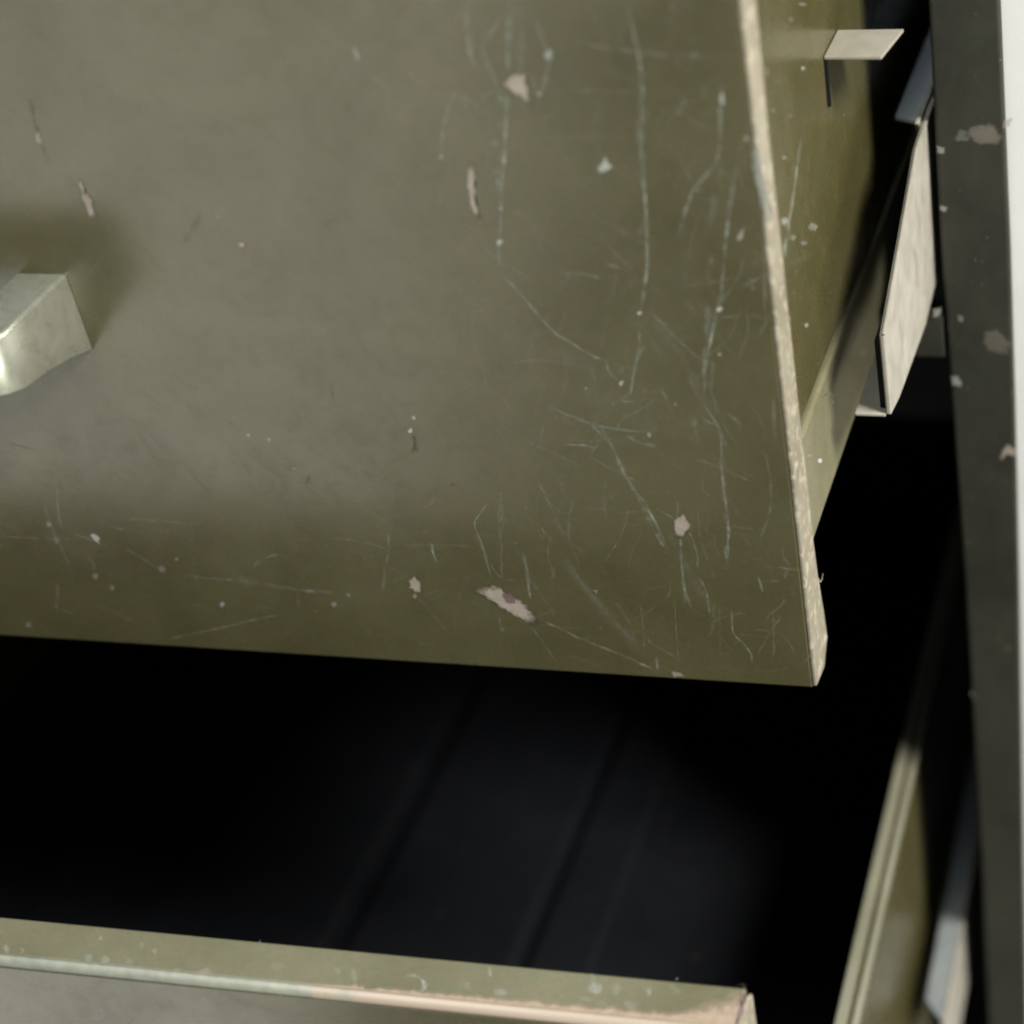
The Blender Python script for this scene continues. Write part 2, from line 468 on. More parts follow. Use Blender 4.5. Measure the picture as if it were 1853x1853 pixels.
# wear measured on each surface, millimetres
SCRATCHES = [
    ([(-51.51, 190.78), (-52.13, 188.68), (-53.38, 183.91), (-54.22, 180.15), (-55.49, 174.69)], 0.79, 0.55, 0),
    ([(-56.47, 171.38), (-57.55, 164.64), (-59.35, 157.76), (-60.43, 153.38), (-62.23, 147.15), (-63.47, 141.42), (-64.66, 136.2), (-65.57, 132.78)], 0.46, 0.60, 0),
    ([(-65.57, 132.78), (-66.31, 129.96), (-66.57, 126.17)], 0.57, 0.30, 0),
    ([(-48.63, 190.76), (-50.39, 182.83), (-52.2, 174.7)], 0.50, 0.30, 0),
    ([(-24.99, 190.62), (-25.19, 187.5), (-25.02, 184.36), (-24.56, 179.04), (-24.61, 173.1), (-25.46, 166.5), (-27.08, 158.05), (-27.7, 149.97), (-28.07, 143.48), (-28.91, 135.65), (-29.85, 128.26), (-31.34, 121.96), (-33.01, 116.19)], 0.47, 0.62, 0),
    ([(-34.24, 110.97), (-35.04, 106.36), (-36.61, 100.98), (-38.11, 96.21), (-39.45, 91.37)], 0.43, 0.35, 0),
    ([(-33.71, 106.4), (-35.31, 103.7), (-37.81, 98.25)], 0.57, 0.30, 0),
    ([(-41.95, 89.89), (-37.32, 89.94)], 0.43, 0.30, 0),
    ([(-6.46, 172.06), (-7.23, 168.24), (-8.1, 162.71), (-8.93, 157.08), (-10.51, 153.07), (-13.4, 149.86), (-15.97, 147.2), (-18.19, 143.04), (-19.88, 138.84), (-21.39, 135.19)], 0.43, 0.50, 0),
    ([(-4.98, 153.13), (-6.61, 148.49), (-8.29, 142.02), (-10.03, 134.81), (-11.53, 126.83), (-13.03, 119.91), (-14.88, 114.14), (-16.77, 108.26), (-18.31, 102.95), (-19.73, 96.21), (-20.79, 90.05)], 0.43, 0.50, 0),
    ([(-20.79, 90.05), (-19.38, 86.66), (-18.15, 84.29), (-17.23, 79.08)], 0.50, 0.40, 0),
    ([(-61.19, 190.84), (-62.62, 186.61), (-63.34, 182.32), (-63.35, 178.53), (-62.85, 175.51)], 0.57, 0.50, 0),
    ([(-63.39, 188.21), (-65.5, 186.09), (-67.58, 182.87)], 0.43, 0.35, 0),
    ([(-53.87, 187.63), (-57.35, 183.92), (-60.11, 180.7), (-59.77, 177.43), (-58.85, 173.03), (-58.32, 169.14), (-57.67, 165.77)], 0.46, 0.42, 0),
    ([(-46.76, 187.6), (-46.09, 182.29), (-45.12, 178.52), (-45.98, 175.25), (-47.41, 171.96), (-48.86, 169.46), (-49.92, 171.95), (-50.07, 174.15)], 0.43, 0.40, 0),
    ([(-68.31, 170.23), (-70.75, 166.84), (-72.93, 162.84), (-74.52, 158.2), (-75.46, 154.4)], 0.43, 0.42, 0),
    ([(-68.31, 170.23), (-66.69, 165.72), (-64.65, 158.87), (-64.09, 153.05), (-63.28, 148.33)], 0.36, 0.22, 0),
    ([(-91.06, 186.19), (-91.03, 182.93), (-90.74, 180.19)], 0.32, 0.25, 0),
    ([(-89.89, 177.15), (-87.32, 173.54), (-84.95, 170.17), (-85.74, 165.62), (-86.25, 161.01)], 0.40, 0.22, 0),
    ([(-67.18, 125.52), (-62.95, 119.23), (-60.14, 114.78), (-56.31, 108.98), (-51.98, 105.81), (-47.62, 102.61), (-44.46, 101.38), (-43.77, 98.03), (-41.16, 95.07)], 0.43, 0.40, 0),
    ([(-31.19, 115.59), (-27.66, 111.17), (-24.09, 106.71), (-19.89, 102.23)], 0.37, 0.30, 0),
    ([(-61.96, 87.7), (-56.12, 85.13), (-50.27, 82.56), (-44.18, 81.41), (-36.23, 80.34)], 0.43, 0.35, 0),
    ([(-50.9, 82.53), (-48.31, 79.1), (-46.67, 77.53)], 0.57, 0.25, 0),
    ([(-38.07, 181.2), (-29.04, 179.85), (-18.44, 178.51), (-5.18, 177.54)], 0.32, 0.25, 0),
    ([(-51.05, 170.39), (-30.52, 170.24), (-10.9, 170.14)], 0.29, 0.18, 0),
    ([(-58.26, 159.21), (-43.48, 159.16), (-27.11, 159.75)], 0.29, 0.15, 0),
    ([(-62.34, 141.13), (-58.45, 139.98), (-56.18, 136.36), (-48.61, 129.09)], 0.29, 0.15, 0),
    ([(-41.96, 140.87), (-35.67, 136.74), (-28.76, 132.6)], 0.29, 0.15, 0),
    ([(-51.7, 124.94), (-45.77, 124.89), (-41.78, 123.92)], 0.43, 0.25, 0),
    ([(-40.0, 127.72), (-36.65, 126.55)], 0.57, 0.25, 0),
    ([(-69.73, 99.83), (-59.6, 100.86), (-47.67, 98.57)], 0.34, 0.18, 0),
    ([(-76.01, 114.98), (-77.59, 104.3), (-76.59, 96.85), (-77.4, 91.28)], 0.32, 0.20, 0),
    ([(-89.69, 97.76), (-82.26, 93.88), (-74.03, 90.71), (-71.42, 84.49)], 0.32, 0.15, 0),
    ([(-18.76, 155.84), (-16.31, 148.95)], 0.43, 0.22, 0),
    ([(-23.58, 96.74), (-21.93, 90.69)], 0.49, 0.25, 0),
    ([(-50.05, 163.55), (-46.46, 164.71), (-44.38, 166.96)], 0.29, 0.25, 0),
    ([(-73.85, 189.85), (-70.79, 186.11), (-68.14, 182.87)], 0.29, 0.18, 0),
    ([(-14.3, 114.15), (-6.03, 115.03), (-0.79, 113.59)], 0.29, 0.20, 0),
    ([(-0.46, 140.97), (-2.7, 116.4)], 0.43, 0.20, 0),
    ([(-50.58, 83.87), (-47.99, 80.45), (-46.45, 76.24), (-45.12, 70.52), (-43.87, 66.19), (-40.89, 60.43), (-39.06, 55.28), (-37.32, 49.3), (-36.11, 43.97)], 0.60, 0.36, 0),
    ([(-59.59, 86.31), (-50.76, 82.81), (-42.21, 81.41), (-35.41, 81.0)], 0.43, 0.30, 0),
    ([(-42.42, 79.98), (-39.02, 77.65), (-34.74, 76.92)], 0.57, 0.22, 0),
    ([(-58.81, 76.24), (-54.35, 76.3), (-50.98, 75.6)], 0.43, 0.35, 0),
    ([(-22.8, 87.82), (-20.16, 84.47), (-18.1, 83.86), (-17.76, 78.97), (-18.39, 72.54), (-18.7, 64.55), (-18.69, 54.91), (-19.48, 48.05), (-20.7, 40.27)], 0.57, 0.40, 0),
    ([(-83.12, 57.42), (-86.59, 53.4), (-88.89, 49.4), (-88.18, 43.97), (-87.94, 38.43), (-87.68, 31.2)], 0.37, 0.35, 0),
    ([(-31.48, 60.18), (-32.31, 54.9)], 0.36, 0.35, 0),
    ([(-32.22, 48.83), (-32.92, 41.06), (-33.31, 31.56), (-32.3, 25.6)], 0.57, 0.40, 0),
    ([(-29.65, 51.27), (-28.36, 43.67), (-28.96, 38.96)], 0.40, 0.30, 0),
    ([(-28.7, 35.83), (-27.31, 31.16), (-27.38, 27.95), (-27.41, 23.91)], 0.57, 0.40, 0),
    ([(-76.85, 41.49), (-76.98, 34.32), (-77.83, 25.32)], 0.55, 0.42, 0),
    ([(-77.25, 19.16), (-71.29, 15.82), (-66.29, 12.83), (-59.88, 9.92), (-53.45, 7.02), (-45.17, 2.53)], 0.40, 0.45, 1),
    ([(-44.58, 7.7), (-44.83, 2.56)], 0.50, 0.35, 0),
    ([(-102.65, 43.11), (-102.84, 39.11), (-102.51, 35.92)], 0.57, 0.42, 0),
    ([(-21.03, 25.97), (-21.5, 17.79), (-18.75, 13.86), (-17.44, 10.63), (-17.42, 7.7)], 0.40, 0.40, 0),
    ([(-12.6, 37.66), (-11.88, 32.2)], 0.57, 0.30, 0),
    ([(-65.76, 39.8), (-62.8, 33.62), (-58.69, 25.81), (-54.4, 18.71), (-49.35, 11.56)], 1.29, 0.16, 0),
    ([(-88.06, 18.81), (-88.35, 13.74), (-86.96, 15.53)], 0.43, 0.22, 0),
    ([(-79.0, 15.26), (-76.57, 9.52), (-74.12, 3.7)], 0.36, 0.22, 0),
    ([(-87.23, 36.88), (-84.74, 32.2), (-80.75, 31.65)], 0.34, 0.20, 0),
    ([(-37.45, 57.62), (-33.35, 54.84)], 0.36, 0.25, 0),
    ([(-25.21, 73.64), (-18.69, 71.08), (-11.06, 67.13)], 0.29, 0.20, 0),
    ([(-55.13, 39.68), (-41.95, 39.56)], 0.29, 0.15, 0),
    ([(-2.95, 92.72), (-3.88, 80.3)], 0.72, 0.18, 0),
    ([(-9.67, 25.16), (-11.1, 9.45)], 0.43, 0.15, 0),
    ([(-99.96, 77.43), (-100.14, 72.3)], 0.57, 0.50, 2),
    ([(-41.01, 2.86), (-37.81, 1.23)], 0.57, 0.40, 1),
    ([(-7.48, 40.71), (-0.22, 40.01)], 0.43, 0.25, 0),
    ([(-207.49, 64.07), (-210.27, 54.48), (-212.74, 46.29), (-213.89, 39.67)], 0.57, 0.26, 0),
    ([(-215.82, 50.98), (-216.61, 42.81), (-216.06, 32.04), (-215.62, 27.0)], 0.57, 0.20, 0),
    ([(-193.48, 45.74), (-184.02, 45.79), (-171.29, 44.98)], 0.37, 0.25, 0),
    ([(-234.48, 37.22), (-223.14, 37.31), (-211.0, 37.77)], 0.29, 0.20, 0),
    ([(-198.67, 43.42), (-194.14, 41.64)], 0.57, 0.20, 0),
    ([(-196.13, 35.76), (-191.52, 31.88), (-186.51, 28.0)], 0.52, 0.20, 0),
    ([(-181.27, 27.08), (-174.86, 26.39), (-168.29, 26.32)], 0.37, 0.30, 0),
    ([(-159.77, 25.53), (-153.36, 25.11), (-147.89, 23.96), (-135.72, 23.77)], 0.60, 0.32, 0),
    ([(-168.29, 26.32), (-159.77, 25.53)], 0.29, 0.25, 0),
    ([(-148.79, 36.33), (-154.4, 34.18), (-158.06, 31.48)], 0.49, 0.25, 0),
    ([(-132.92, 42.78), (-125.37, 42.27), (-117.46, 40.5), (-115.22, 38.22)], 0.34, 0.22, 0),
    ([(-194.43, 2.3), (-183.47, 5.78), (-171.9, 9.26), (-162.03, 12.58), (-154.08, 14.69)], 0.37, 0.32, 0),
    ([(-113.77, 47.86), (-115.49, 40.62), (-118.16, 33.18), (-121.24, 24.74)], 0.40, 0.32, 0),
    ([(-228.74, 14.03), (-222.94, 10.91), (-217.28, 7.32)], 0.43, 0.18, 0),
    ([(-213.32, 14.21), (-208.0, 11.95), (-202.19, 8.84)], 0.43, 0.16, 0),
    ([(-181.72, 16.22), (-177.99, 16.21)], 0.43, 0.30, 1),
    ([(-241.69, 16.66), (-240.44, 15.87)], 0.29, 0.20, 0),
    ([(-175.46, 168.03), (-176.67, 163.35), (-176.86, 159.14)], 0.72, 0.35, 2),
    ([(-177.02, 156.48), (-176.77, 151.11)], 0.72, 0.22, 2),
    ([(-140.55, 139.07), (-143.53, 135.69), (-147.74, 131.13)], 0.72, 0.25, 2),
    ([(-139.48, 140.73), (-136.29, 138.59)], 0.34, 0.20, 0),
    ([(-139.33, 121.05), (-135.19, 118.84), (-130.52, 117.51)], 0.43, 0.20, 0),
    ([(-91.24, 186.79), (-90.81, 180.6)], 0.29, 0.25, 0),
    ([(-90.51, 176.74), (-88.08, 173.33), (-85.1, 170.38)], 0.34, 0.25, 0),
    ([(-108.97, 148.19), (-111.05, 136.28), (-111.17, 129.64)], 0.29, 0.12, 0),
    ([(-218.5, 69.75), (-217.14, 68.92), (-211.01, 67.41)], 0.43, 0.35, 2),
    ([(-118.65, 92.66), (-119.63, 87.69)], 0.43, 0.25, 2),
    ([(-101.66, 71.64), (-99.8, 75.13)], 0.72, 0.35, 2),
    ([(-132.6, 63.19), (-134.85, 59.53)], 0.57, 0.20, 2),
    ([(-92.92, 62.56), (-92.02, 61.73)], 1.15, 0.30, 2),
    ([(-60.8, 177.32), (-60.74, 176.33), (-60.11, 175.01), (-58.72, 174.02)], 0.85, 0.11, 0),
    ([(-63.25, 165.67), (-62.27, 164.35), (-62.04, 162.57), (-61.47, 161.24)], 0.73, 0.09, 0),
    ([(-53.13, 169.04), (-53.82, 167.41), (-53.0, 165.22), (-53.52, 163.56)], 0.70, 0.12, 0),
    ([(-67.38, 169.06), (-66.08, 168.09), (-64.42, 166.8), (-64.0, 165.83)], 0.78, 0.21, 0),
    ([(-58.43, 170.76), (-60.35, 169.92), (-62.25, 168.81), (-63.07, 167.97)], 0.48, 0.21, 0),
    ([(-40.88, 100.22), (-40.43, 99.03), (-40.06, 97.44), (-39.42, 96.26)], 0.45, 0.16, 0),
    ([(-38.99, 93.31), (-40.25, 91.75), (-43.31, 89.59), (-45.61, 87.97)], 0.35, 0.20, 0),
    ([(-31.4, 93.59), (-30.37, 91.79), (-30.19, 89.34), (-28.96, 87.54)], 0.68, 0.16, 0),
    ([(-41.7, 113.97), (-42.14, 111.21), (-43.87, 107.47), (-44.6, 104.65)], 0.35, 0.11, 0),
    ([(-35.18, 94.25), (-35.07, 93.57), (-36.07, 92.61), (-35.34, 91.95)], 0.62, 0.12, 0),
    ([(-33.34, 91.59), (-34.9, 89.71), (-35.4, 87.25), (-36.53, 85.36)], 0.29, 0.10, 0),
    ([(-41.38, 100.6), (-42.11, 99.6), (-40.95, 98.32), (-41.66, 97.31)], 0.43, 0.21, 0),
    ([(-15.31, 87.79), (-14.08, 86.62), (-12.65, 85.05), (-11.65, 83.87)], 0.62, 0.21, 0),
    ([(-23.72, 86.41), (-24.04, 83.84), (-23.92, 80.4), (-23.51, 77.82)], 0.81, 0.15, 0),
    ([(-21.83, 94.49), (-21.62, 92.81), (-21.51, 90.57), (-21.69, 88.86)], 0.33, 0.16, 0),
    ([(-25.22, 81.54), (-24.95, 79.97), (-24.87, 77.87), (-25.32, 76.26)], 0.31, 0.08, 0),
    ([(-21.39, 76.13), (-20.96, 75.22), (-20.01, 74.01), (-19.08, 73.12)], 0.46, 0.13, 0),
    ([(-42.11, 86.4), (-42.15, 84.77), (-43.96, 82.51), (-43.58, 80.87)], 0.55, 0.18, 0),
    ([(-49.39, 87.24), (-49.83, 84.37), (-49.85, 80.53), (-50.56, 77.6)], 0.33, 0.12, 0),
    ([(-50.23, 78.21), (-50.45, 76.41), (-52.58, 73.91), (-52.75, 72.09)], 0.44, 0.17, 0),
    ([(-34.92, 84.51), (-35.96, 83.35), (-35.79, 81.87), (-36.92, 80.7)], 0.68, 0.10, 0),
    ([(-51.62, 78.54), (-52.38, 76.24), (-54.74, 73.09), (-55.7, 70.75)], 0.34, 0.11, 0),
    ([(-24.81, 48.06), (-24.35, 46.65), (-22.66, 44.83), (-22.81, 43.37)], 0.38, 0.07, 0),
    ([(-25.2, 28.14), (-26.44, 24.26), (-27.04, 19.1), (-29.05, 15.07)], 0.78, 0.10, 0),
    ([(-27.75, 29.42), (-27.14, 27.01), (-26.25, 23.8), (-24.87, 21.42)], 0.33, 0.16, 0),
    ([(-33.99, 29.88), (-33.39, 29.11), (-33.68, 28.01), (-34.07, 27.17)], 0.78, 0.20, 0),
    ([(-24.59, 38.21), (-24.93, 37.49), (-24.38, 36.6), (-24.71, 35.88)], 0.57, 0.13, 0),
    ([(-69.74, 49.96), (-69.82, 48.38), (-68.35, 46.37), (-68.72, 44.76)], 0.46, 0.19, 0),
    ([(-79.88, 58.22), (-80.01, 55.94), (-80.46, 52.87), (-81.84, 50.5)], 0.61, 0.19, 0),
    ([(-88.75, 48.51), (-89.02, 45.36), (-88.15, 41.2), (-87.27, 38.07)], 0.37, 0.15, 0),
    ([(-79.6, 52.38), (-81.08, 49.25), (-82.42, 45.08), (-82.63, 41.97)], 0.28, 0.22, 0),
    ([(-4.31, 152.31), (-4.62, 150.67), (-4.77, 148.47), (-4.55, 146.82)], 0.37, 0.17, 0),
    ([(-14.54, 141.77), (-14.4, 140.84), (-14.04, 139.6), (-14.31, 138.65)], 0.38, 0.08, 0),
    ([(-28.6, 141.06), (-28.83, 139.12), (-30.22, 136.5), (-30.65, 134.54)], 0.55, 0.16, 0),
    ([(-19.89, 141.23), (-19.47, 139.6), (-19.57, 137.39), (-19.34, 135.73)], 0.33, 0.15, 0),
    ([(-9.55, 152.8), (-8.97, 151.61), (-7.38, 150.04), (-7.28, 148.84)], 0.61, 0.13, 0),
    ([(-5.83, 125.02), (-5.16, 123.93), (-4.98, 122.45), (-4.99, 121.34)], 0.59, 0.19, 0),
    ([(-85.12, 166.49), (-86.06, 164.71), (-85.93, 162.33), (-86.48, 160.53)], 0.26, 0.09, 0),
    ([(-79.93, 182.5), (-80.97, 182.07), (-82.12, 181.49), (-81.98, 181.06)], 0.63, 0.09, 0),
    ([(-82.41, 167.93), (-83.63, 165.94), (-86.56, 163.25), (-88.55, 161.22)], 0.61, 0.08, 0),
    ([(-6.09, 30.58), (-7.12, 28.14), (-10.85, 24.7), (-11.77, 22.24)], 0.47, 0.15, 0),
    ([(-3.98, 40.5), (-4.93, 39.37), (-5.12, 37.94), (-5.92, 36.82)], 0.69, 0.13, 0),
    ([(-208.38, 32.81), (-208.58, 30.99), (-207.83, 28.6), (-209.04, 26.69)], 0.44, 0.18, 0),
    ([(-222.2, 21.51), (-223.27, 18.08), (-225.41, 13.42), (-226.87, 9.89)], 0.47, 0.17, 0),
    ([(-180.58, 42.96), (-180.8, 41.96), (-181.27, 40.62), (-181.41, 39.61)], 0.57, 0.10, 0),
    ([(-210.66, 39.52), (-208.91, 38.91), (-206.39, 38.11), (-203.76, 37.55)], 0.56, 0.21, 0),
    ([(-19.83, 166.71), (-20.8, 165.42), (-21.84, 163.68), (-22.09, 162.37)], 0.24, 0.14, 0),
    ([(-16.3, 177.48), (-15.91, 176.51), (-14.45, 175.2), (-14.25, 174.22)], 0.29, 0.22, 0),
    ([(-15.13, 168.91), (-15.87, 167.55), (-17.07, 165.74), (-17.86, 164.37)], 0.52, 0.20, 0),
    ([(-17.39, 166.15), (-15.54, 164.64), (-13.37, 162.62), (-11.05, 161.11)], 0.32, 0.18, 0),
    ([(-46.7, 104.44), (-47.37, 101.56), (-48.0, 97.7), (-47.8, 94.8)], 0.51, 0.20, 0),
    ([(-37.11, 125.78), (-38.49, 123.14), (-39.87, 119.59), (-40.89, 116.91)], 0.52, 0.08, 0),
    ([(-62.63, 107.77), (-61.98, 106.63), (-62.54, 105.06), (-61.29, 103.94)], 0.36, 0.14, 0),
    ([(-48.26, 126.82), (-48.84, 125.04), (-51.27, 122.62), (-52.32, 120.8)], 0.45, 0.09, 0),
    ([(-56.51, 113.1), (-57.77, 112.5), (-57.37, 111.77), (-58.81, 111.16)], 0.38, 0.19, 0),
    ([(-63.77, 141.54), (-63.95, 140.26), (-64.3, 138.98)], 0.89, 0.16, 0),
    ([(-63.75, 141.65), (-64.25, 139.15), (-64.79, 136.63)], 0.50, 0.22, 0),
    ([(-60.76, 156.07), (-61.13, 154.1), (-61.57, 152.12)], 0.54, 0.25, 0),
    ([(-62.59, 146.14), (-62.72, 145.1), (-63.02, 144.04)], 0.50, 0.32, 0),
    ([(-59.19, 163.38), (-59.4, 162.12), (-59.72, 160.86)], 0.75, 0.26, 0),
    ([(-62.07, 152.34), (-62.57, 151.07), (-62.6, 149.8)], 0.84, 0.28, 0),
    ([(-62.51, 149.29), (-63.06, 147.24), (-63.36, 145.19)], 0.65, 0.31, 0),
    ([(-24.81, 176.01), (-25.0, 173.39), (-25.46, 170.76)], 0.63, 0.18, 0),
    ([(-26.94, 154.54), (-27.37, 151.63), (-27.66, 148.7)], 0.92, 0.13, 0),
    ([(-26.62, 162.59), (-26.66, 161.09), (-26.99, 159.58)], 0.85, 0.14, 0),
    ([(-25.37, 167.44), (-25.51, 165.02), (-25.97, 162.58)], 0.86, 0.24, 0),
    ([(-25.62, 169.95), (-25.9, 167.6), (-26.21, 165.23)], 0.76, 0.15, 0),
    ([(-26.55, 163.81), (-26.84, 160.26), (-27.44, 156.67)], 0.94, 0.33, 0),
    ([(-26.98, 155.77), (-27.27, 152.85), (-27.71, 149.89)], 0.99, 0.26, 0),
    ([(-11.38, 146.51), (-12.04, 142.29), (-12.81, 138.01)], 0.85, 0.10, 0),
    ([(-16.92, 113.59), (-17.57, 109.68), (-18.25, 105.72)], 0.70, 0.15, 0),
    ([(-14.0, 130.82), (-14.18, 129.3), (-14.52, 127.76)], 0.69, 0.24, 0),
    ([(-19.7, 99.47), (-20.37, 94.51), (-21.39, 89.47)], 0.79, 0.11, 0),
    ([(-12.49, 142.45), (-12.83, 140.31), (-13.21, 138.15)], 0.97, 0.18, 0),
    ([(-18.56, 106.16), (-19.06, 102.05), (-19.97, 97.87)], 0.78, 0.32, 0),
    ([(-16.41, 117.56), (-16.94, 113.41), (-17.82, 109.2)], 0.97, 0.31, 0),
    ([(-18.6, 65.43), (-19.0, 63.15), (-18.94, 60.88)], 0.46, 0.12, 0),
    ([(-17.89, 74.57), (-17.86, 73.5), (-18.05, 72.42)], 0.74, 0.20, 0),
    ([(-19.26, 57.04), (-19.21, 55.64), (-19.47, 54.22)], 0.66, 0.14, 0),
    ([(-20.14, 46.91), (-20.4, 44.61), (-20.5, 42.3)], 0.74, 0.24, 0),
    ([(-18.29, 73.65), (-18.19, 72.89), (-18.41, 72.11)], 0.51, 0.21, 0),
    ([(-18.25, 74.74), (-18.4, 73.57), (-18.43, 72.41)], 0.53, 0.11, 0),
    ([(-17.64, 77.99), (-17.97, 76.9), (-17.8, 75.84)], 0.44, 0.21, 0),
    ([(-62.35, 183.87), (-62.46, 183.25), (-62.46, 182.63)], 0.66, 0.11, 0),
    ([(-62.88, 177.57), (-62.93, 177.21), (-62.95, 176.86)], 0.53, 0.25, 0),
    ([(-62.29, 184.55), (-62.2, 184.26), (-62.34, 183.97)], 0.59, 0.29, 0),
    ([(-62.15, 183.22), (-62.35, 182.47), (-62.29, 181.72)], 0.58, 0.30, 0),
    ([(-62.53, 181.38), (-62.48, 180.96), (-62.61, 180.54)], 0.99, 0.24, 0),
    ([(-61.9, 188.36), (-62.09, 188.12), (-61.94, 187.88)], 0.45, 0.11, 0),
    ([(-62.45, 181.1), (-62.27, 180.36), (-62.58, 179.62)], 0.71, 0.29, 0),
    ([(-38.63, 49.97), (-37.97, 47.63), (-37.07, 45.29)], 0.78, 0.33, 0),
    ([(-47.0, 77.93), (-46.85, 76.79), (-46.24, 75.67)], 0.66, 0.18, 0),
    ([(-41.19, 58.15), (-40.29, 55.88), (-39.67, 53.59)], 0.85, 0.30, 0),
    ([(-42.41, 62.46), (-41.71, 60.22), (-40.9, 57.97)], 0.56, 0.29, 0),
    ([(-43.46, 64.9), (-42.95, 63.78), (-42.7, 62.64)], 0.78, 0.27, 0),
    ([(-44.52, 68.04), (-43.9, 66.56), (-43.53, 65.07)], 0.44, 0.21, 0),
    ([(-40.39, 55.46), (-39.93, 53.6), (-39.15, 51.75)], 0.92, 0.25, 0),
    ([(-16.99, 102.42), (-17.64, 98.47), (-18.75, 94.46)], 0.85, 0.18, 0),
    ([(-10.4, 132.52), (-10.45, 131.18), (-10.99, 129.83)], 0.49, 0.24, 0),
    ([(-6.95, 146.93), (-7.38, 145.62), (-7.53, 144.31)], 0.46, 0.14, 0),
    ([(-14.33, 116.59), (-15.13, 113.64), (-15.64, 110.68)], 0.99, 0.15, 0),
    ([(-12.43, 121.45), (-12.91, 119.04), (-13.5, 116.62)], 0.88, 0.23, 0),
    ([(-8.49, 142.66), (-8.67, 141.07), (-9.19, 139.47)], 0.50, 0.11, 0),
    ([(-17.7, 96.96), (-18.35, 95.06), (-18.54, 93.17)], 0.70, 0.15, 0),
    ([(-70.12, 108.58), (-57.63, 102.8), (-40.78, 101.82)], 3.74, 0.05, 0),
    ([(-50.62, 93.61), (-39.13, 84.43), (-28.26, 80.02)], 4.31, 0.05, 0),
    ([(-77.9, 102.11), (-73.32, 95.94), (-62.23, 93.17)], 3.16, 0.04, 0),
    ([(-35.11, 50.79), (-30.96, 36.68), (-26.21, 25.91)], 2.30, 0.06, 0),
    ([(-33.13, 115.74), (-25.11, 103.89), (-19.06, 85.28)], 2.01, 0.06, 0),
    ([(-50.84, 190.77), (-51.61, 183.43), (-52.46, 172.09)], 2.01, 0.10, 0),
    ([(-165.69, 27.04), (-156.13, 25.13), (-146.33, 24.23)], 1.29, 0.10, 0),
    ([(-66.9, 41.72), (-58.73, 25.54), (-47.37, 7.07)], 2.59, 0.06, 0),
    ([(-0.06, 152.91), (-0.0, 128.22), (1.04, 104.77)], 1.44, 0.06, 0),
    ([(-97.81, 151.79), (-102.9, 119.87), (-103.84, 91.58)], 2.87, 0.02, 0),
]
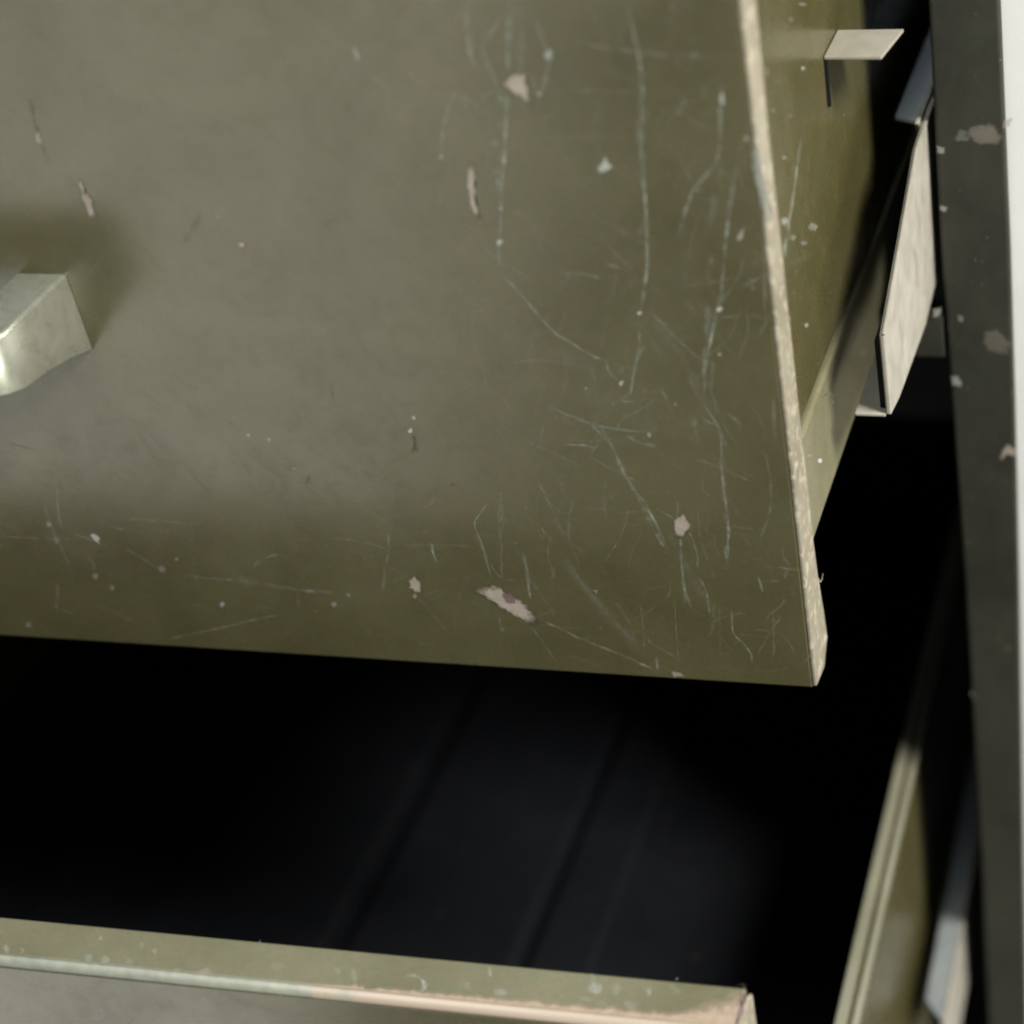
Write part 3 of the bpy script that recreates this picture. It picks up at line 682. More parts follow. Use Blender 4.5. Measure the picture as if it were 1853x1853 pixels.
CHIPS = [
    ([(-57.1, 172.21), (-55.31, 173.04), (-54.09, 174.42), (-51.33, 174.26), (-51.41, 170.84), (-51.28, 167.6), (-53.61, 168.71), (-55.96, 170.54)], 1.00, 1),
    ([(-69.36, 152.28), (-67.82, 152.42), (-68.38, 148.26), (-69.31, 143.45), (-69.17, 139.5), (-70.36, 139.48), (-70.87, 142.21), (-70.68, 147.63)], 1.00, 1),
    ([(-38.4, 151.47), (-36.97, 153.35), (-35.8, 154.98), (-35.09, 153.37), (-34.08, 152.22), (-35.95, 151.5), (-37.53, 150.54)], 0.90, 0),
    ([(-91.07, 180.47), (-90.06, 180.63), (-89.87, 177.71), (-90.79, 176.99)], 0.80, 1),
    ([(-45.7, 179.87), (-44.3, 180.03), (-44.27, 177.7), (-45.67, 177.0), (-46.27, 178.25)], 0.70, 0),
    ([(-7.47, 169.88), (-6.37, 169.61), (-6.36, 167.42), (-7.5, 166.87)], 0.85, 0),
    ([(-49.38, 170.29), (-48.2, 170.01), (-48.63, 168.9), (-49.48, 169.17)], 0.70, 0),
    ([(-59.92, 153.39), (-60.28, 152.86), (-60.79, 152.86), (-60.94, 153.38), (-60.58, 153.9), (-60.07, 153.9)], 0.90, 0),
    ([(-62.99, 141.43), (-63.33, 140.93), (-63.8, 140.92), (-63.94, 141.42), (-63.6, 141.91), (-63.13, 141.91)], 0.70, 0),
    ([(-64.65, 132.99), (-65.19, 132.17), (-65.96, 132.16), (-66.18, 132.96), (-65.63, 133.78), (-64.87, 133.78)], 0.90, 0),
    ([(-33.1, 114.9), (-33.48, 114.26), (-34.05, 114.24), (-34.24, 114.87), (-33.86, 115.5), (-33.29, 115.51)], 1.00, 0),
    ([(-12.99, 116.43), (-13.46, 115.59), (-14.21, 115.57), (-14.49, 116.39), (-14.01, 117.23), (-13.26, 117.24)], 1.00, 0),
    ([(-1.76, 159.4), (-2.14, 158.76), (-2.75, 158.75), (-2.98, 159.39), (-2.6, 160.03), (-1.99, 160.03)], 0.50, 0),
    ([(-97.92, 82.67), (-98.4, 81.95), (-99.03, 81.93), (-99.18, 82.62), (-98.7, 83.34), (-98.07, 83.35)], 0.90, 0),
    ([(-99.77, 78.62), (-100.29, 77.83), (-100.98, 77.8), (-101.15, 78.57), (-100.62, 79.35), (-99.93, 79.37)], 1.00, 0),
    ([(-14.67, 104.06), (-15.01, 103.46), (-15.53, 103.45), (-15.72, 104.03), (-15.39, 104.63), (-14.86, 104.64)], 0.50, 0),
    ([(-74.87, 154.4), (-75.38, 153.68), (-76.09, 153.68), (-76.28, 154.39), (-75.77, 155.11), (-75.06, 155.11)], 0.70, 0),
    ([(-40.35, 95.24), (-40.88, 94.33), (-41.68, 94.31), (-41.93, 95.19), (-41.39, 96.09), (-40.6, 96.1)], 0.75, 0),
    ([(-14.76, 146.92), (-15.02, 146.49), (-15.42, 146.49), (-15.57, 146.92), (-15.31, 147.35), (-14.91, 147.35)], 0.40, 0),
    ([(-11.54, 178.77), (-11.81, 178.34), (-12.24, 178.34), (-12.39, 178.77), (-12.12, 179.2), (-11.69, 179.2)], 0.40, 0),
    ([(-50.29, 93.36), (-50.56, 92.9), (-50.96, 92.89), (-51.08, 93.33), (-50.81, 93.79), (-50.41, 93.8)], 0.50, 0),
    ([(-35.63, 80.37), (-36.03, 79.66), (-36.63, 79.64), (-36.83, 80.32), (-36.42, 81.03), (-35.82, 81.04)], 0.50, 0),
    ([(-27.75, 89.43), (-28.04, 88.91), (-28.48, 88.9), (-28.63, 89.4), (-28.34, 89.91), (-27.9, 89.92)], 0.30, 0),
    ([(-78.05, 174.0), (-78.45, 173.46), (-79.0, 173.46), (-79.15, 174.0), (-78.75, 174.54), (-78.2, 174.53)], 0.30, 0),
    ([(-60.95, 157.86), (-61.47, 157.1), (-62.21, 157.1), (-62.42, 157.85), (-61.9, 158.6), (-61.16, 158.6)], 0.25, 0),
    ([(-10.44, 170.69), (-10.68, 170.29), (-11.07, 170.29), (-11.22, 170.69), (-10.97, 171.09), (-10.58, 171.08)], 0.30, 0),
    ([(-7.42, 134.86), (-6.42, 136.69), (-4.96, 138.21), (-6.05, 134.89), (-7.14, 133.78)], 0.80, 1),
    ([(-33.26, 54.09), (-31.88, 55.3), (-30.3, 56.14), (-28.66, 53.97), (-29.6, 51.65), (-31.91, 48.69), (-33.55, 49.52)], 0.90, 1),
    ([(-93.58, 27.55), (-87.28, 29.76), (-84.1, 26.7), (-80.96, 25.11), (-78.18, 21.59), (-76.92, 18.35), (-79.36, 17.09), (-83.16, 18.99), (-87.96, 22.81), (-91.5, 25.88)], 1.00, 1),
    ([(-85.84, 26.59), (-83.65, 27.23), (-81.37, 25.49), (-82.6, 23.76), (-84.99, 23.84)], 0.80, 3),
    ([(-112.27, 29.6), (-110.12, 31.38), (-108.82, 29.41), (-109.22, 26.09), (-111.23, 25.54), (-112.28, 27.13)], 0.90, 1),
    ([(-112.1, 24.82), (-110.85, 25.07), (-111.43, 23.45), (-112.29, 23.39)], 0.60, 1),
    ([(-41.07, 2.43), (-39.28, 3.0), (-37.46, 1.26), (-40.32, 0.34)], 0.70, 1),
    ([(-59.39, 29.82), (-57.69, 29.94), (-58.27, 28.44)], 0.50, 1),
    ([(-205.47, 39.75), (-203.81, 40.26), (-202.28, 38.29), (-203.63, 36.55), (-204.76, 37.56)], 0.95, 0),
    ([(-170.82, 17.14), (-171.61, 16.11), (-172.59, 16.05), (-172.78, 17.01), (-171.98, 18.03), (-171.0, 18.08)], 0.60, 0),
    ([(-135.94, 19.54), (-136.62, 18.61), (-137.5, 18.56), (-137.7, 19.43), (-137.02, 20.35), (-136.14, 20.4)], 0.35, 0),
    ([(-130.92, 23.25), (-131.41, 22.56), (-132.07, 22.52), (-132.22, 23.17), (-131.72, 23.85), (-131.07, 23.89)], 0.35, 0),
    ([(-204.1, 20.9), (-204.81, 20.04), (-205.66, 19.98), (-205.79, 20.8), (-205.07, 21.66), (-204.23, 21.71)], 0.35, 0),
    ([(-180.34, 32.57), (-180.88, 31.89), (-181.56, 31.85), (-181.68, 32.5), (-181.13, 33.18), (-180.46, 33.21)], 0.35, 0),
    ([(-216.16, 42.42), (-217.0, 41.45), (-217.99, 41.4), (-218.13, 42.32), (-217.28, 43.29), (-216.3, 43.33)], 0.40, 0),
    ([(-207.75, 24.95), (-208.66, 23.85), (-209.74, 23.79), (-209.9, 24.82), (-208.98, 25.91), (-207.91, 25.96)], 0.30, 0),
    ([(-236.44, 5.05), (-237.43, 3.88), (-238.56, 3.81), (-238.7, 4.9), (-237.7, 6.05), (-236.58, 6.12)], 0.30, 0),
    ([(-215.42, 37.1), (-216.34, 36.03), (-217.41, 35.97), (-217.56, 36.98), (-216.64, 38.04), (-215.57, 38.09)], 0.25, 0),
    ([(-185.4, 28.91), (-186.39, 27.68), (-187.6, 27.61), (-187.81, 28.77), (-186.81, 29.99), (-185.61, 30.05)], 0.25, 0),
    ([(-177.74, 159.77), (-176.39, 159.67), (-176.81, 156.75), (-177.89, 156.37), (-178.21, 158.07)], 0.80, 1),
    ([(-170.8, 147.49), (-169.83, 147.4), (-169.66, 144.39), (-168.76, 142.48), (-169.28, 137.47), (-170.91, 137.33), (-170.58, 140.51), (-171.22, 141.89), (-171.05, 144.92)], 0.90, 1),
    ([(-131.76, 130.78), (-132.36, 130.09), (-133.14, 130.07), (-133.32, 130.75), (-132.72, 131.44), (-131.95, 131.45)], 1.00, 1),
    ([(-146.17, 75.27), (-146.66, 74.65), (-147.3, 74.63), (-147.44, 75.22), (-146.94, 75.84), (-146.3, 75.86)], 0.70, 0),
    ([(-140.49, 74.15), (-140.98, 73.53), (-141.62, 73.5), (-141.77, 74.1), (-141.27, 74.72), (-140.64, 74.73)], 0.70, 0),
    ([(-1.56, 157.89), (0.13, 158.43), (0.57, 152.92), (1.42, 146.25), (2.16, 139.45), (-0.39, 138.57), (-1.15, 146.21), (-1.72, 152.89)], 0.60, 0),
]
STILE_CHIPS = [
    ([(30.16, 112.49), (36.97, 113.53), (39.54, 109.74), (38.85, 106.9), (32.83, 106.84), (29.75, 109.66)], 0.32, 1),
    ([(32.67, 46.2), (36.93, 47.28), (41.39, 42.63), (40.1, 37.74), (34.17, 39.29), (32.21, 42.33)], 0.22, 1),
    ([(27.45, 111.81), (31.04, 110.51), (29.99, 107.49), (26.21, 108.46)], 0.18, 0),
    ([(21.02, 106.4), (22.91, 105.74), (22.52, 104.04), (20.93, 104.37)], 0.50, 0),
    ([(21.19, 88.15), (23.11, 87.13), (22.4, 85.7), (20.79, 86.38)], 0.50, 0),
    ([(16.98, 53.36), (20.08, 54.4), (19.6, 51.16), (17.2, 50.71)], 0.60, 0),
    ([(24.88, 51.5), (26.73, 51.17), (26.32, 49.26), (24.97, 49.41)], 0.40, 1),
    ([(21.81, 29.8), (23.92, 30.68), (25.56, 27.95), (24.8, 26.32), (22.39, 27.03)], 0.55, 0),
    ([(37.45, 3.29), (39.27, 5.88), (42.05, 4.13), (41.64, 1.18), (38.83, 1.89), (37.0, -0.72)], 0.80, 1),
    ([(40.12, 114.21), (42.8, 115.54), (42.11, 112.25), (40.22, 111.9)], 0.60, 1),
    ([(23.8, -98.26), (24.95, -99.18), (24.48, -101.28)], 0.40, 0),
]
FLANGE_CHIPS = [
    ([(-136.75, -100.04), (-136.25, -100.91), (-137.87, -101.44), (-139.33, -101.67), (-140.72, -100.4), (-139.86, -99.46), (-138.82, -98.98), (-137.61, -98.87)], 0.42, 1),
    ([(-154.05, -95.15), (-153.79, -96.05), (-154.2, -96.25), (-154.55, -96.35), (-155.58, -95.23), (-155.67, -94.4), (-155.2, -94.18), (-154.55, -94.12)], 0.36, 1),
    ([(-158.6, -93.83), (-158.21, -94.55), (-158.26, -95.24), (-158.94, -94.64), (-159.48, -93.89), (-159.62, -93.11), (-159.66, -92.51), (-159.03, -93.18)], 0.30, 1),
    ([(-170.98, -92.47), (-170.5, -93.43), (-170.74, -93.71), (-171.07, -93.82), (-171.91, -92.45), (-172.18, -91.57), (-172.03, -91.28), (-171.79, -91.27)], 0.30, 0),
    ([(-193.54, -99.04), (-193.01, -99.92), (-193.25, -100.91), (-194.38, -100.25), (-195.31, -99.19), (-195.34, -98.22), (-195.3, -97.32), (-194.28, -98.11)], 0.30, 0),
    ([(-169.68, -99.39), (-169.73, -100.41), (-170.17, -100.94), (-170.82, -101.06), (-172.12, -99.55), (-172.36, -98.66), (-171.65, -98.07), (-170.6, -98.03)], 0.24, 0),
    ([(-164.46, -99.32), (-164.94, -100.32), (-165.62, -100.8), (-167.21, -100.23), (-167.38, -99.62), (-167.94, -98.71), (-166.82, -98.29), (-165.56, -98.92)], 0.30, 0),
    ([(-158.24, -98.96), (-158.51, -99.87), (-159.2, -99.86), (-160.02, -99.83), (-160.64, -99.16), (-160.96, -98.37), (-159.88, -98.37), (-158.89, -98.39)], 0.21, 0),
    ([(-65.51, -91.23), (-65.12, -92.66), (-65.59, -92.68), (-66.3, -92.1), (-66.62, -91.26), (-66.92, -89.85), (-66.48, -89.96), (-65.99, -90.55)], 0.48, 1),
    ([(-59.38, -96.99), (-59.49, -98.12), (-60.85, -98.51), (-62.67, -97.97), (-62.88, -97.35), (-62.72, -96.21), (-61.5, -95.95), (-60.39, -96.57)], 0.30, 0),
    ([(-36.27, -93.36), (-36.23, -95.12), (-37.57, -95.09), (-38.69, -94.8), (-40.18, -93.67), (-39.79, -91.95), (-38.28, -92.06), (-36.45, -92.26)], 0.36, 0),
    ([(-23.84, -92.56), (-23.76, -93.46), (-24.26, -94.16), (-25.17, -93.48), (-25.43, -92.7), (-25.39, -91.75), (-24.99, -91.15), (-24.35, -91.94)], 0.48, 1),
    ([(-31.65, -93.32), (-31.88, -94.51), (-32.14, -95.88), (-33.0, -95.17), (-33.89, -93.5), (-34.01, -92.34), (-33.46, -90.98), (-32.25, -91.85)], 0.18, 0),
    ([(-99.2, -96.48), (-98.2, -98.71), (-99.06, -98.55), (-99.84, -98.2), (-100.94, -96.47), (-101.28, -94.29), (-100.62, -94.58), (-99.91, -94.95)], 0.21, 0),
    ([(-103.51, -95.74), (-103.48, -96.89), (-103.88, -96.91), (-104.55, -96.47), (-104.98, -95.83), (-105.38, -94.75), (-104.72, -94.8), (-103.95, -95.21)], 0.18, 0),
    ([(-119.0, -96.14), (-118.98, -97.22), (-120.01, -98.12), (-121.46, -97.34), (-123.07, -96.56), (-122.6, -95.38), (-121.42, -94.57), (-119.18, -95.34)], 0.12, 0),
    ([(-69.5, -96.11), (-69.25, -97.7), (-69.66, -97.77), (-70.33, -97.05), (-70.95, -96.18), (-71.33, -94.62), (-70.72, -94.68), (-69.84, -95.36)], 0.18, 0),
    ([(-144.92, -100.47), (-144.57, -101.22), (-145.32, -101.58), (-146.41, -101.11), (-146.9, -100.66), (-146.74, -99.83), (-146.21, -99.58), (-145.36, -100.1)], 0.24, 0),
    ([(-189.1, -98.89), (-189.0, -99.92), (-189.38, -100.03), (-190.21, -99.55), (-190.63, -99.01), (-191.18, -98.04), (-190.51, -97.99), (-189.64, -98.46)], 0.18, 0),
    ([(-18.52, -88.11), (-18.47, -88.46), (-18.82, -88.52), (-19.16, -88.56), (-19.33, -88.17), (-19.22, -87.83), (-18.96, -87.79), (-18.74, -87.77)], 0.30, 0),
    ([(-49.44, -90.56), (-49.53, -91.01), (-49.83, -91.0), (-50.22, -90.96), (-50.27, -90.62), (-50.37, -90.22), (-50.02, -90.25), (-49.78, -90.31)], 0.18, 0),
    ([(-128.47, -89.01), (-128.22, -89.5), (-128.2, -90.1), (-128.55, -89.78), (-129.06, -89.04), (-129.09, -88.52), (-129.17, -87.96), (-128.77, -88.35)], 0.18, 1),
    ([(-26.09, -97.27), (-26.8, -98.58), (-27.78, -99.02), (-29.17, -98.32), (-29.93, -97.67), (-29.99, -96.43), (-28.44, -96.05), (-26.63, -96.72)], 0.18, 0),
]
FLANGE_SCRATCHES = [
    ([(-87.24, -95.94), (-85.21, -94.81), (-82.38, -95.72), (-80.7, -97.8), (-81.03, -99.94)], 0.86, 0.60, 0),
    ([(-40.6, -88.63), (-38.49, -92.76), (-37.46, -95.23)], 0.72, 0.30, 0),
    ([(-40.99, -96.51), (-35.1, -97.51), (-32.59, -98.91)], 0.72, 0.35, 0),
    ([(-34.08, -98.58), (-32.02, -100.36)], 0.72, 0.30, 0),
    ([(-20.3, -89.72), (-16.99, -92.77)], 0.72, 0.20, 0),
    ([(-120.92, -89.43), (-118.52, -93.36)], 0.57, 0.15, 0),
]
FLANGE_CRACK = [(-1.86, -90.44), (-1.06, -90.34), (-0.64, -93.36), (-0.53, -96.71), (-0.81, -99.57), (-1.33, -99.63), (-1.38, -95.97)]
SIDE_SCRATCHES = [
    ([(43.67, 140.73), (36.98, 136.17), (29.39, 130.96), (20.84, 126.34), (12.44, 121.8)], 1.29, 0.40, 0),
    ([(24.03, 124.76), (14.77, 121.33), (7.2, 115.72)], 0.72, 0.25, 0),
]
SIDE_CHIPS = [
    ([(62.55, 167.12), (60.04, 167.66), (55.37, 169.34), (53.23, 170.46), (55.7, 169.92), (60.37, 168.25)], 0.35, 0),
    ([(46.79, 169.15), (45.18, 169.16), (42.43, 170.18), (41.3, 171.17), (42.91, 171.15), (45.66, 170.14)], 0.20, 0),
    ([(54.25, 154.19), (52.9, 154.24), (50.58, 155.16), (49.62, 156.02), (50.97, 155.97), (53.29, 155.05)], 0.50, 0),
    ([(26.87, 142.86), (25.67, 143.04), (23.57, 143.98), (22.67, 144.75), (23.87, 144.57), (25.97, 143.63)], 0.50, 0),
    ([(52.72, 112.14), (49.53, 112.49), (44.14, 115.16), (41.94, 117.45), (45.06, 117.11), (50.46, 114.46)], 0.30, 0),
    ([(33.32, 93.98), (31.63, 94.23), (28.76, 95.84), (27.59, 97.18), (29.28, 96.93), (32.15, 95.33)], 0.50, 0),
    ([(15.69, 105.8), (14.43, 105.97), (12.33, 107.14), (11.48, 108.13), (12.73, 107.97), (14.84, 106.8)], 0.30, 0),
    ([(40.89, 113.34), (38.37, 114.07), (33.78, 116.38), (31.74, 117.94), (34.22, 117.22), (38.81, 114.91)], 0.25, 0),
    ([(23.49, 127.96), (20.99, 128.17), (16.8, 130.23), (15.13, 132.04), (17.59, 131.84), (21.78, 129.79)], 0.50, 0),
    ([(28.94, 120.84), (27.01, 121.02), (23.75, 122.66), (22.43, 124.09), (24.35, 123.9), (27.61, 122.27)], 0.25, 0),
    ([(21.38, 156.94), (20.23, 157.08), (18.21, 157.92), (17.35, 158.63), (18.5, 158.5), (20.52, 157.65)], 0.40, 0),
    ([(36.71, 149.12), (35.79, 149.26), (34.16, 149.96), (33.44, 150.5), (34.36, 150.35), (35.99, 149.66)], 0.30, 0),
    ([(18.39, 167.42), (17.01, 166.95), (15.05, 167.74), (14.48, 168.98), (15.86, 169.44), (17.82, 168.65)], 0.20, 0),
]
RAIL_CHIPS = [
    ([(30.27, 54.36), (28.48, 54.77), (25.44, 56.77), (24.21, 58.34), (25.99, 57.93), (29.02, 55.94)], 1.00, 0),
    ([(53.21, 61.18), (49.07, 63.23), (41.33, 67.93), (37.75, 70.55), (41.74, 68.58), (49.48, 63.89)], 0.60, 1),
    ([(39.0, 69.79), (37.34, 70.5), (34.25, 72.38), (32.84, 73.53), (34.49, 72.82), (37.58, 70.95)], 0.40, 1),
    ([(49.75, 60.8), (48.61, 61.04), (46.65, 62.24), (45.84, 63.2), (46.98, 62.96), (48.94, 61.75)], 0.50, 1),
    ([(100.2, 47.58), (95.84, 48.95), (88.04, 53.46), (84.63, 56.56), (88.86, 55.25), (96.66, 50.75)], 0.35, 1),
    ([(18.83, 63.41), (17.52, 63.82), (15.22, 65.33), (14.24, 66.41), (15.55, 66.0), (17.85, 64.49)], 0.40, 0),
    ([(52.59, 65.78), (50.97, 65.84), (48.35, 67.42), (47.36, 68.92), (48.98, 68.85), (51.6, 67.28)], 0.20, 0),
    ([(9.69, 55.72), (8.16, 55.57), (5.92, 57.12), (5.22, 58.8), (6.75, 58.94), (8.98, 57.4)], 0.30, 0),
    ([(8.35, 67.73), (7.22, 67.6), (5.58, 68.69), (5.06, 69.91), (6.18, 70.03), (7.83, 68.94)], 0.30, 0),
]
# ---------------------------------------------------------------- the setting
OPEN_L, OPEN_R = -0.5235, 0.0205          # cabinet opening between the stiles
FRONT = 0.117                             # plane of the cabinet front


def structure(o):
    o['kind'] = 'structure'
    return o


structure(box('floor', -4, 4, -4, 1.2, -1.25, -1.15, FLOOR))
structure(boxes('wall', [(0.0396, 2.2, FRONT + 0.0022, 0.22, -1.149, 1.3),
                         (-2.8, -0.5500, FRONT + 0.0022, 0.22, -1.149, 1.3),
                         (-0.5499, 0.0395, FRONT + 0.0022, 0.22, 0.78, 1.3)], WALL))

# ---------------------------------------------------------------- the cabinet
cab = thing('filing_cabinet', 'shade-darkened olive metal cabinet carcass with scuffed front frame behind both open drawers',
            'cabinet', (-0.25, FRONT, -1.149))
# right stile: its edges run a little out of true, as in the old steel frame
zs = [-1.14, -0.34, -0.18, -0.05, 0.02, 0.074, 0.149, 0.30, 0.775]
xl = [0.027, 0.0256, 0.0250, 0.0233, 0.0217, 0.0205, 0.0203, 0.0203, 0.0203]
xr = [0.0415, 0.0415, 0.0415, 0.0418, 0.0417, 0.0413, 0.0400, 0.0392, 0.039]
V, F = [], []
for z, a, c in zip(zs, xl, xr):
    V += [(a, FRONT, z), (c, FRONT, z), (c, FRONT + 0.022, z), (a, FRONT + 0.022, z)]
for i in range(len(zs) - 1):
    k = i * 4
    F += [(k, k + 1, k + 5, k + 4), (k + 1, k + 2, k + 6, k + 5), (k + 2, k + 3, k + 7, k + 6), (k + 3, k, k + 4, k + 7)]
F += [(3, 2, 1, 0), (len(V) - 4, len(V) - 3, len(V) - 2, len(V) - 1)]
stile = link('stile', V, F, STILE, cab, bevel=0.0011, segs=3)
box('stile', -0.5435, OPEN_L, FRONT, FRONT + 0.022, -1.14, 0.775, STILE, cab, 0.001)
for z in (0.7550, 0.3810, 0.0360, -0.3090, -0.6540, -1.1390):
    box('rail', OPEN_L + 0.0002, 0.0202 if z > -0.2 else 0.0248, FRONT + 0.0008, FRONT + 0.012, z, z + 0.0145, STILE, cab, 0.0006)
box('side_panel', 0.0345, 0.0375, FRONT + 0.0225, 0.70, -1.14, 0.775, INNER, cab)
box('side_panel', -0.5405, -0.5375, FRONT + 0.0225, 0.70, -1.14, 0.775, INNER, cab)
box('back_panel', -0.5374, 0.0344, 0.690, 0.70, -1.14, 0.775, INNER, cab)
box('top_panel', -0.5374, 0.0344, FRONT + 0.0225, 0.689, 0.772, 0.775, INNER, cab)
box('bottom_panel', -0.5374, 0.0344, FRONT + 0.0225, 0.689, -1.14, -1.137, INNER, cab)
marks('paint_scratches', [], STILE_CHIPS, lambda u, v, l: (u, FRONT - l, v), stile)

# slide channels standing out of the opening, right side: an upright web with a turned-in floor and lip
def yz(pts):
    return pts


web = [(0.0392, 0.0640), (0.0520, 0.0614), (0.0990, 0.0577), (0.1165, 0.0600), (0.3000, 0.0600), (0.3000, 0.1000),
       (0.1300, 0.1130), (0.1010, 0.1125), (0.0800, 0.1045), (0.0570, 0.0962), (0.0372, 0.0893)]
ch = fix_normals(prism('slide_channel', web, lambda u, v, w: (w, u, v), 0.0166, 0.0180, ZINC, cab, 0.0004))
fix_normals(prism('channel_floor', [(0.0080, 0.0392), (0.0164, 0.0392), (0.0164, 0.30), (0.0080, 0.30)],
                  lambda u, v, w: (u, v, w), 0.0632, 0.0642, ZINC, ch, 0.0003))
fix_normals(prism('channel_lip', [(0.0372, 0.0893), (0.0570, 0.0962), (0.0800, 0.1045), (0.1010, 0.1125), (0.3, 0.1125),
                                  (0.3, 0.1132), (0.1007, 0.1132), (0.0796, 0.1053), (0.0566, 0.0969), (0.0368, 0.0900)],
                  lambda u, v, w: (w, u, v), 0.0174, 0.0182, DULL, ch, 0.0002))
fix_normals(prism('channel_web', [(0.0420, 0.0645), (0.0600, 0.0645), (0.0600, 0.0860), (0.0400, 0.0860)],
                  lambda u, v, w: (w, u, v), 0.0146, 0.0163, INNER, ch))


def bracket(dy, dz, name='slide_bracket'):
    """Folded strip along the opening edge: blue-grey leaf, a ridge and an outer leaf, its end cut on a slant."""
    def strip(nm, prof, ends, mat, par):
        V = [(x, y + dy, z + dz) for (x, z), y in zip(prof, ends)] + [(x, 0.36, z + dz) for x, z in prof]
        F = [(3, 2, 1, 0), (4, 5, 6, 7), (0, 1, 5, 4), (1, 2, 6, 5), (2, 3, 7, 6), (3, 0, 4, 7)]
        return fix_normals(link(nm, V, F, mat, par, 0.0002))
    leaf = strip(name, [(0.0060, -0.2300), (0.0148, -0.2252), (0.0148, -0.2264), (0.0060, -0.2312)],
                 [0.0870, 0.0725, 0.0725, 0.0870], ZINC_COOL_LIT, cab)
    strip('bracket_web', [(0.0149, -0.2246), (0.0161, -0.2246), (0.0163, -0.2620), (0.0151, -0.2620)],
          [0.0690, 0.0690, 0.0960, 0.0960], ZINC, leaf)


bracket(0, 0)
bracket(0.047, 0.338)


# ---------------------------------------------------------------- the drawers
def make_drawer(fy, z0, z1, label, ret, side_bottom, rim, origin_):
    d = thing('drawer', label, 'drawer', origin_, 'open drawers of the olive cabinet')
    xL = -0.5030
    # front pan: face sheet with turned top and bottom flanges
    face = box('front_panel', xL, -0.00112, fy, fy + 0.0016, z0, z1 - 0.0024, OLIVE, d, 0.0005)
    fl = box('top_flange', xL, -0.0013, fy + 0.0021, fy + 0.0142, z1 - 0.0014, z1, OLIVE_FLANGE, d, 0.0006)
    lip = [(fy + 0.0022 - 0.0022 * math.cos(t), z1 - 0.0022 + 0.0022 * math.sin(t)) for t in [k * math.pi / 16 for k in range(9)]]
    lip += [(fy + 0.0022, z1 - 0.0014), (fy + 0.0012, z1 - 0.0022)]
    fix_normals(prism('flange_lip', lip, lambda u, v, w: (w, u, v), xL, -0.0013, LIP, d, smooth=True))
    box('bottom_flange', xL, -0.0020, fy + 0.0018, fy + 0.0140, z0 + 0.0002, z0 + 0.0014, OLIVE, d)
    # right return: bare, rubbed edge, its back outline uneven
    r_ = fix_normals(prism('edge_return', [(fy + a, z) for a, z in ret], lambda u, v, w: (w, u, v), -0.0011, 0.0001, RETURN, d, 0.0004))
    box('edge_return', xL - 0.0012, xL - 0.0001, fy, fy + 0.0115, z0, z1 - 0.002, RETURN, d, 0.0003)
    # side walls, double skin, with a groove along the rim
    y0, y1 = fy + 0.0143, 0.47
    for sx in (1, -1):
        f_ = (lambda a: a) if sx == 1 else (lambda a: xL - a)
        xs = sorted((f_(-0.0008), f_(-0.0075)))
        w_ = box('side_wall', xs[0], xs[1], y0, y1, side_bottom, rim, OLIVE_SIDE, d, 0.0007)
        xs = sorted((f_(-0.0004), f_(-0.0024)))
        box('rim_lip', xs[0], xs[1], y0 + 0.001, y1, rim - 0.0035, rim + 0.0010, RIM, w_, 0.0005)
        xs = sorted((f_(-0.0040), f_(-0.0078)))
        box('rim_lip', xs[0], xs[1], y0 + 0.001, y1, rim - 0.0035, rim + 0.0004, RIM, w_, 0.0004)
        # runner under the side wall
        xo = f_(0.0000)
        prof = [(f_(-0.0070), side_bottom - 0.0020), (f_(-0.0008), side_bottom - 0.0020), (xo, side_bottom - 0.0028),
                (xo, side_bottom - 0.0345), (f_(-0.0012), side_bottom - 0.0362), (f_(-0.0070), side_bottom - 0.0362)]
        rr = fix_normals(prism('runner', prof, lambda u, v, w: (u, w, v), fy + 0.0128, 0.46, RUN, d, 0.0004))
        if sx == 1:
            right_wall, right_run = w_, rr
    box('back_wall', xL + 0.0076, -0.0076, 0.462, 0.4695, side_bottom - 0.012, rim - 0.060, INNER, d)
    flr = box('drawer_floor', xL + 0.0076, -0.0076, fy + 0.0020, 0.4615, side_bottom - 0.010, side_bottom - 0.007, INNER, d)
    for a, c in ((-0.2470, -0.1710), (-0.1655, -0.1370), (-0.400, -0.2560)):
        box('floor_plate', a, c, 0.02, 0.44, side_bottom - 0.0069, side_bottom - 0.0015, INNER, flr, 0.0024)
    return d, face, fl, right_wall, right_run


RET_TOP = [(0.0000, 0.0006), (0.0000, 0.3230), (0.0108, 0.3230), (0.0112, 0.1860), (0.0100, 0.1560), (0.0108, 0.1370), (0.0114, 0.1045),
           (0.0118, 0.0700), (0.0124, 0.0438), (0.0135, 0.0285), (0.0160, 0.0140), (0.0168, 0.0048), (0.0100, -0.0010)]
up, up_face, up_flange, up_side, up_run = make_drawer(
    0.0, 0.0, 0.325, 'upper drawer, olive steel front with metal pull and scratches hanging over the dark gap', RET_TOP, 0.0755, 0.1990, (-0.25, 0, 0))
RET_LOW = [(a, z - 0.345) for a, z in RET_TOP[:1]] + [(0.0, -0.0204), (0.0020, -0.0198), (0.0118, -0.0198), (0.0140, -0.0215), (0.0118, -0.20), (0.0140, -0.3400)]
lo, lo_face, lo_flange, lo_side, lo_run = make_drawer(
    -0.1030, -0.345, -0.0198, 'lower drawer, pulled out further, pale worn top edge below the dark opening', RET_LOW, -0.2500, -0.1480, (-0.25, -0.103, -0.345))

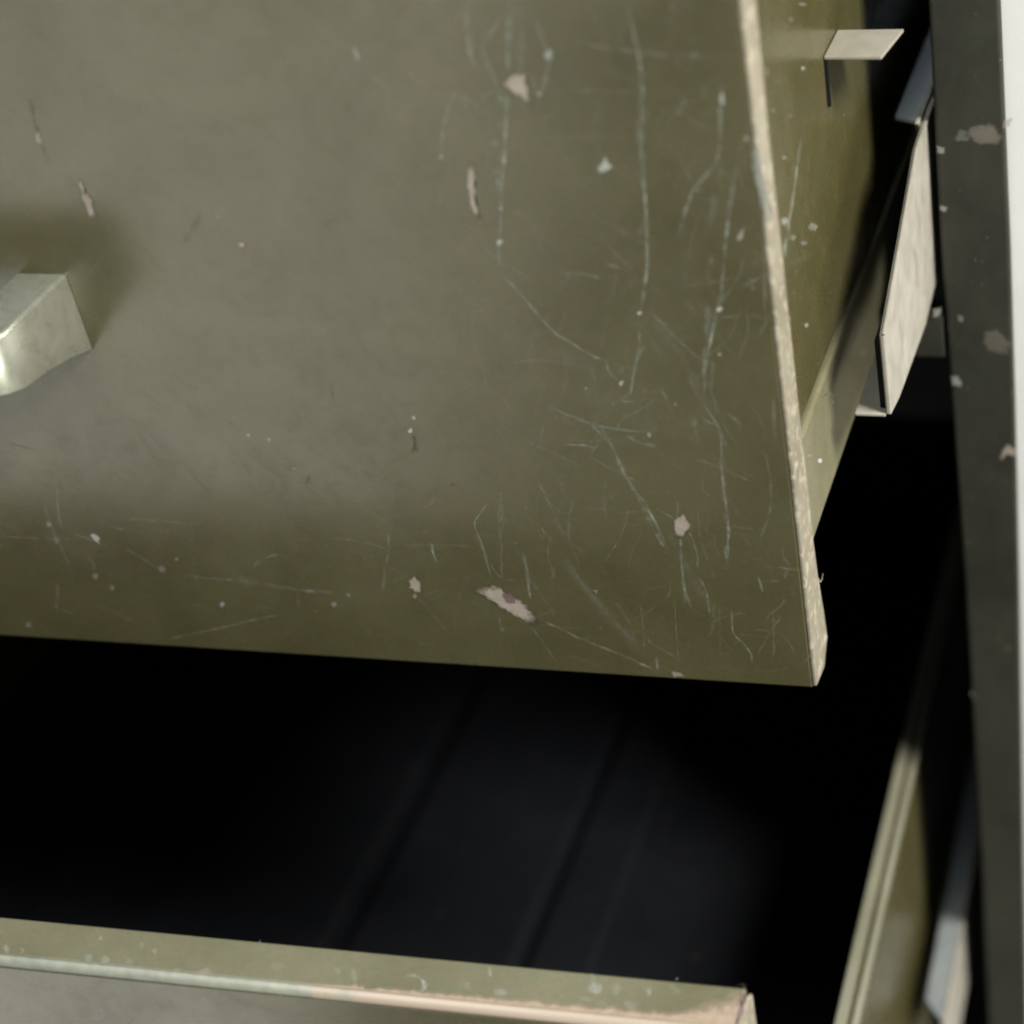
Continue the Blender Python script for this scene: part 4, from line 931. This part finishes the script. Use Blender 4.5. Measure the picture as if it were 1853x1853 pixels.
# a burr of torn steel standing off the return's back edge
pts = [(0.0150, 0.0262), (0.0163, 0.0240), (0.0185, 0.0230), (0.0208, 0.0236)]
V, F = [], []
for i, (y, z) in enumerate(pts):
    r = 0.0004 * (1 - i / 3.4)
    for k in range(4):
        V.append((-0.0004 + r * math.cos(k * math.pi / 2), y, z + r * math.sin(k * math.pi / 2)))
    if i:
        for k in range(4):
            F.append((4 * i - 4 + k, 4 * i - 4 + (k + 1) % 4, 4 * i + (k + 1) % 4, 4 * i + k))
fix_normals(link('steel_burr', V, F, RETURN, up))

# tab riveted to the upper drawer's side, with its folded-down leaf
tab = fix_normals(prism('catch_tab', [(-0.0006, 0.0755), (0.0144, 0.0755), (0.0171, 0.0950), (-0.0006, 0.0945)],
                        lambda u, v, w: (u, v, w), 0.1480, 0.1489, DULL, up, 0.0002))
fix_normals(prism('tab_leaf', [(0.0755, 0.1479), (0.0765, 0.1479), (0.0768, 0.1352), (0.0757, 0.1352)],
                  lambda u, v, w: (w, u, v), -0.0007, 0.0001, INNER, tab))

# pull: a square-cut bow, right leg in view; plan (x,y) path swept with its tapering side outline
V, F = [], []
HX0, HX1 = -0.3200, -0.1832               # both legs
path_out = [(HX1, 0.0004), (HX1, -0.0100), (HX1, -0.0200), (HX1 - 0.0003, -0.0285), (HX1 - 0.0022, -0.0325), (HX1 - 0.0062, -0.0365),
            (HX1 - 0.0120, -0.0395), (HX1 - 0.0230, -0.0415)]
path_in = [(HX1 - 0.0140, 0.0004), (HX1 - 0.0140, -0.0080), (HX1 - 0.0140, -0.0160), (HX1 - 0.0145, -0.0200), (HX1 - 0.0155, -0.0230),
           (HX1 - 0.0175, -0.0255), (HX1 - 0.0205, -0.0270), (HX1 - 0.0260, -0.0280)]
zt = [0.1217, 0.1216, 0.1213, 0.1208, 0.1206, 0.1204, 0.1202, 0.1200]
zb = [0.0992, 0.1022, 0.1040, 0.1047, 0.1052, 0.1060, 0.1066, 0.1068]
mid = (HX0 + HX1) / 2
full_o = path_out + [(2 * mid - x, y) for x, y in reversed(path_out)]
full_i = path_in + [(2 * mid - x, y) for x, y in reversed(path_in)]
ft, fb = zt + zt[::-1], zb + zb[::-1]
for i in range(len(full_o)):
    (xo, yo), (xi, yi) = full_o[i], full_i[i]
    V += [(xo, yo, ft[i]), (xo, yo, fb[i]), (xi, yi, fb[i]), (xi, yi, ft[i])]
for i in range(len(full_o) - 1):
    k = i * 4
    for a, c in ((0, 1), (1, 2), (2, 3), (3, 0)):
        F.append((k + a, k + c, k + 4 + c, k + 4 + a))
F += [(0, 3, 2, 1), tuple(len(V) - 4 + j for j in (0, 1, 2, 3))]
pull = fix_normals(link('pull_handle', V, F, PULL, up, bevel=0.0011, segs=4, smooth=True))

# ---------------------------------------------------------------- wear
fine = []
for i in range(200):                      # hairline scratches, mostly down the right half of the front
    x = -3 - abs(random.gauss(0, 70))
    z = random.uniform(4, 190)
    if x < -215:
        continue
    L_ = random.uniform(3, 22)
    an = random.gauss(math.pi / 2, 0.5) if random.random() < 0.7 else random.uniform(0, math.pi)
    bx, bz = random.uniform(-1.5, 1.5), random.uniform(-1, 1)
    fine.append(([(x, z), (x + math.cos(an) * L_ / 2 + bx, z + math.sin(an) * L_ / 2 + bz), (x + math.cos(an) * L_, z + math.sin(an) * L_)],
                 random.uniform(0.18, 0.5), random.uniform(0.05, 0.18), 0))
for i in range(70):
    x, z = random.uniform(-240, -4), random.uniform(3, 60)
    L_ = random.uniform(2, 12)
    an = random.gauss(0.1, 0.5)
    fine.append(([(x, z), (x + math.cos(an) * L_, z + math.sin(an) * L_)], random.uniform(0.2, 0.4), random.uniform(0.04, 0.12), 0))
marks('paint_scratches', SCRATCHES + fine, CHIPS, lambda u, v, l: (u, -l, v), up_face)
marks('paint_scratches', FLANGE_SCRATCHES, FLANGE_CHIPS, lambda u, v, l: (u, max(v, -0.1008), -0.0198 + l), lo_flange)
# bare primer spreading back from the lip, widest at the corner
V, F, A = [], [], []
nx = 150
for i in range(nx + 1):
    t = i / nx
    x = -0.1100 + t * 0.1086
    wd = 0.0008 + 0.0013 * t + 0.0075 * max(0, (t - 0.84) / 0.16) ** 1.3 + 0.0012 * noise.noise(Vector((x * 260, 1, 1))) + 0.0006 * noise.noise(Vector((x * 900, 4, 1)))
    wd *= min(1, t * 8 + 0.2)
    for k, (fr, al) in enumerate(((0, 1.0), (0.4, 0.85), (0.85, 0.45), (1.5, 0.0))):
        V.append((x, -0.1008 + wd * fr, -0.0198 + 0.00008))
        A.append(al)
        if i and k:
            n_ = len(V) - 1
            F.append((n_ - 5, n_ - 4, n_, n_ - 1))
o = link('worn_primer', V, F, CHIP_BARE, lo_flange)
for nm, dat in (('cover', A), ('strength', [0.9] * len(V))):
    at = o.data.attributes.new(nm, 'FLOAT', 'POINT')
    at.data.foreach_set('value', dat)
o['kind'] = 'stuff'
marks('flange_crack', [], [(FLANGE_CRACK, 1.0, 2)], lambda u, v, l: (u, min(v, -0.0894), -0.0198 + l), lo_flange, 0.0001)
marks('paint_scratches', SIDE_SCRATCHES, SIDE_CHIPS, lambda u, v, l: (-0.0008 + l, u, v), up_side)
marks('paint_scratches', [], RAIL_CHIPS, lambda u, v, l: (0.0000 + l, max(u, 0.0135), v), up_run)
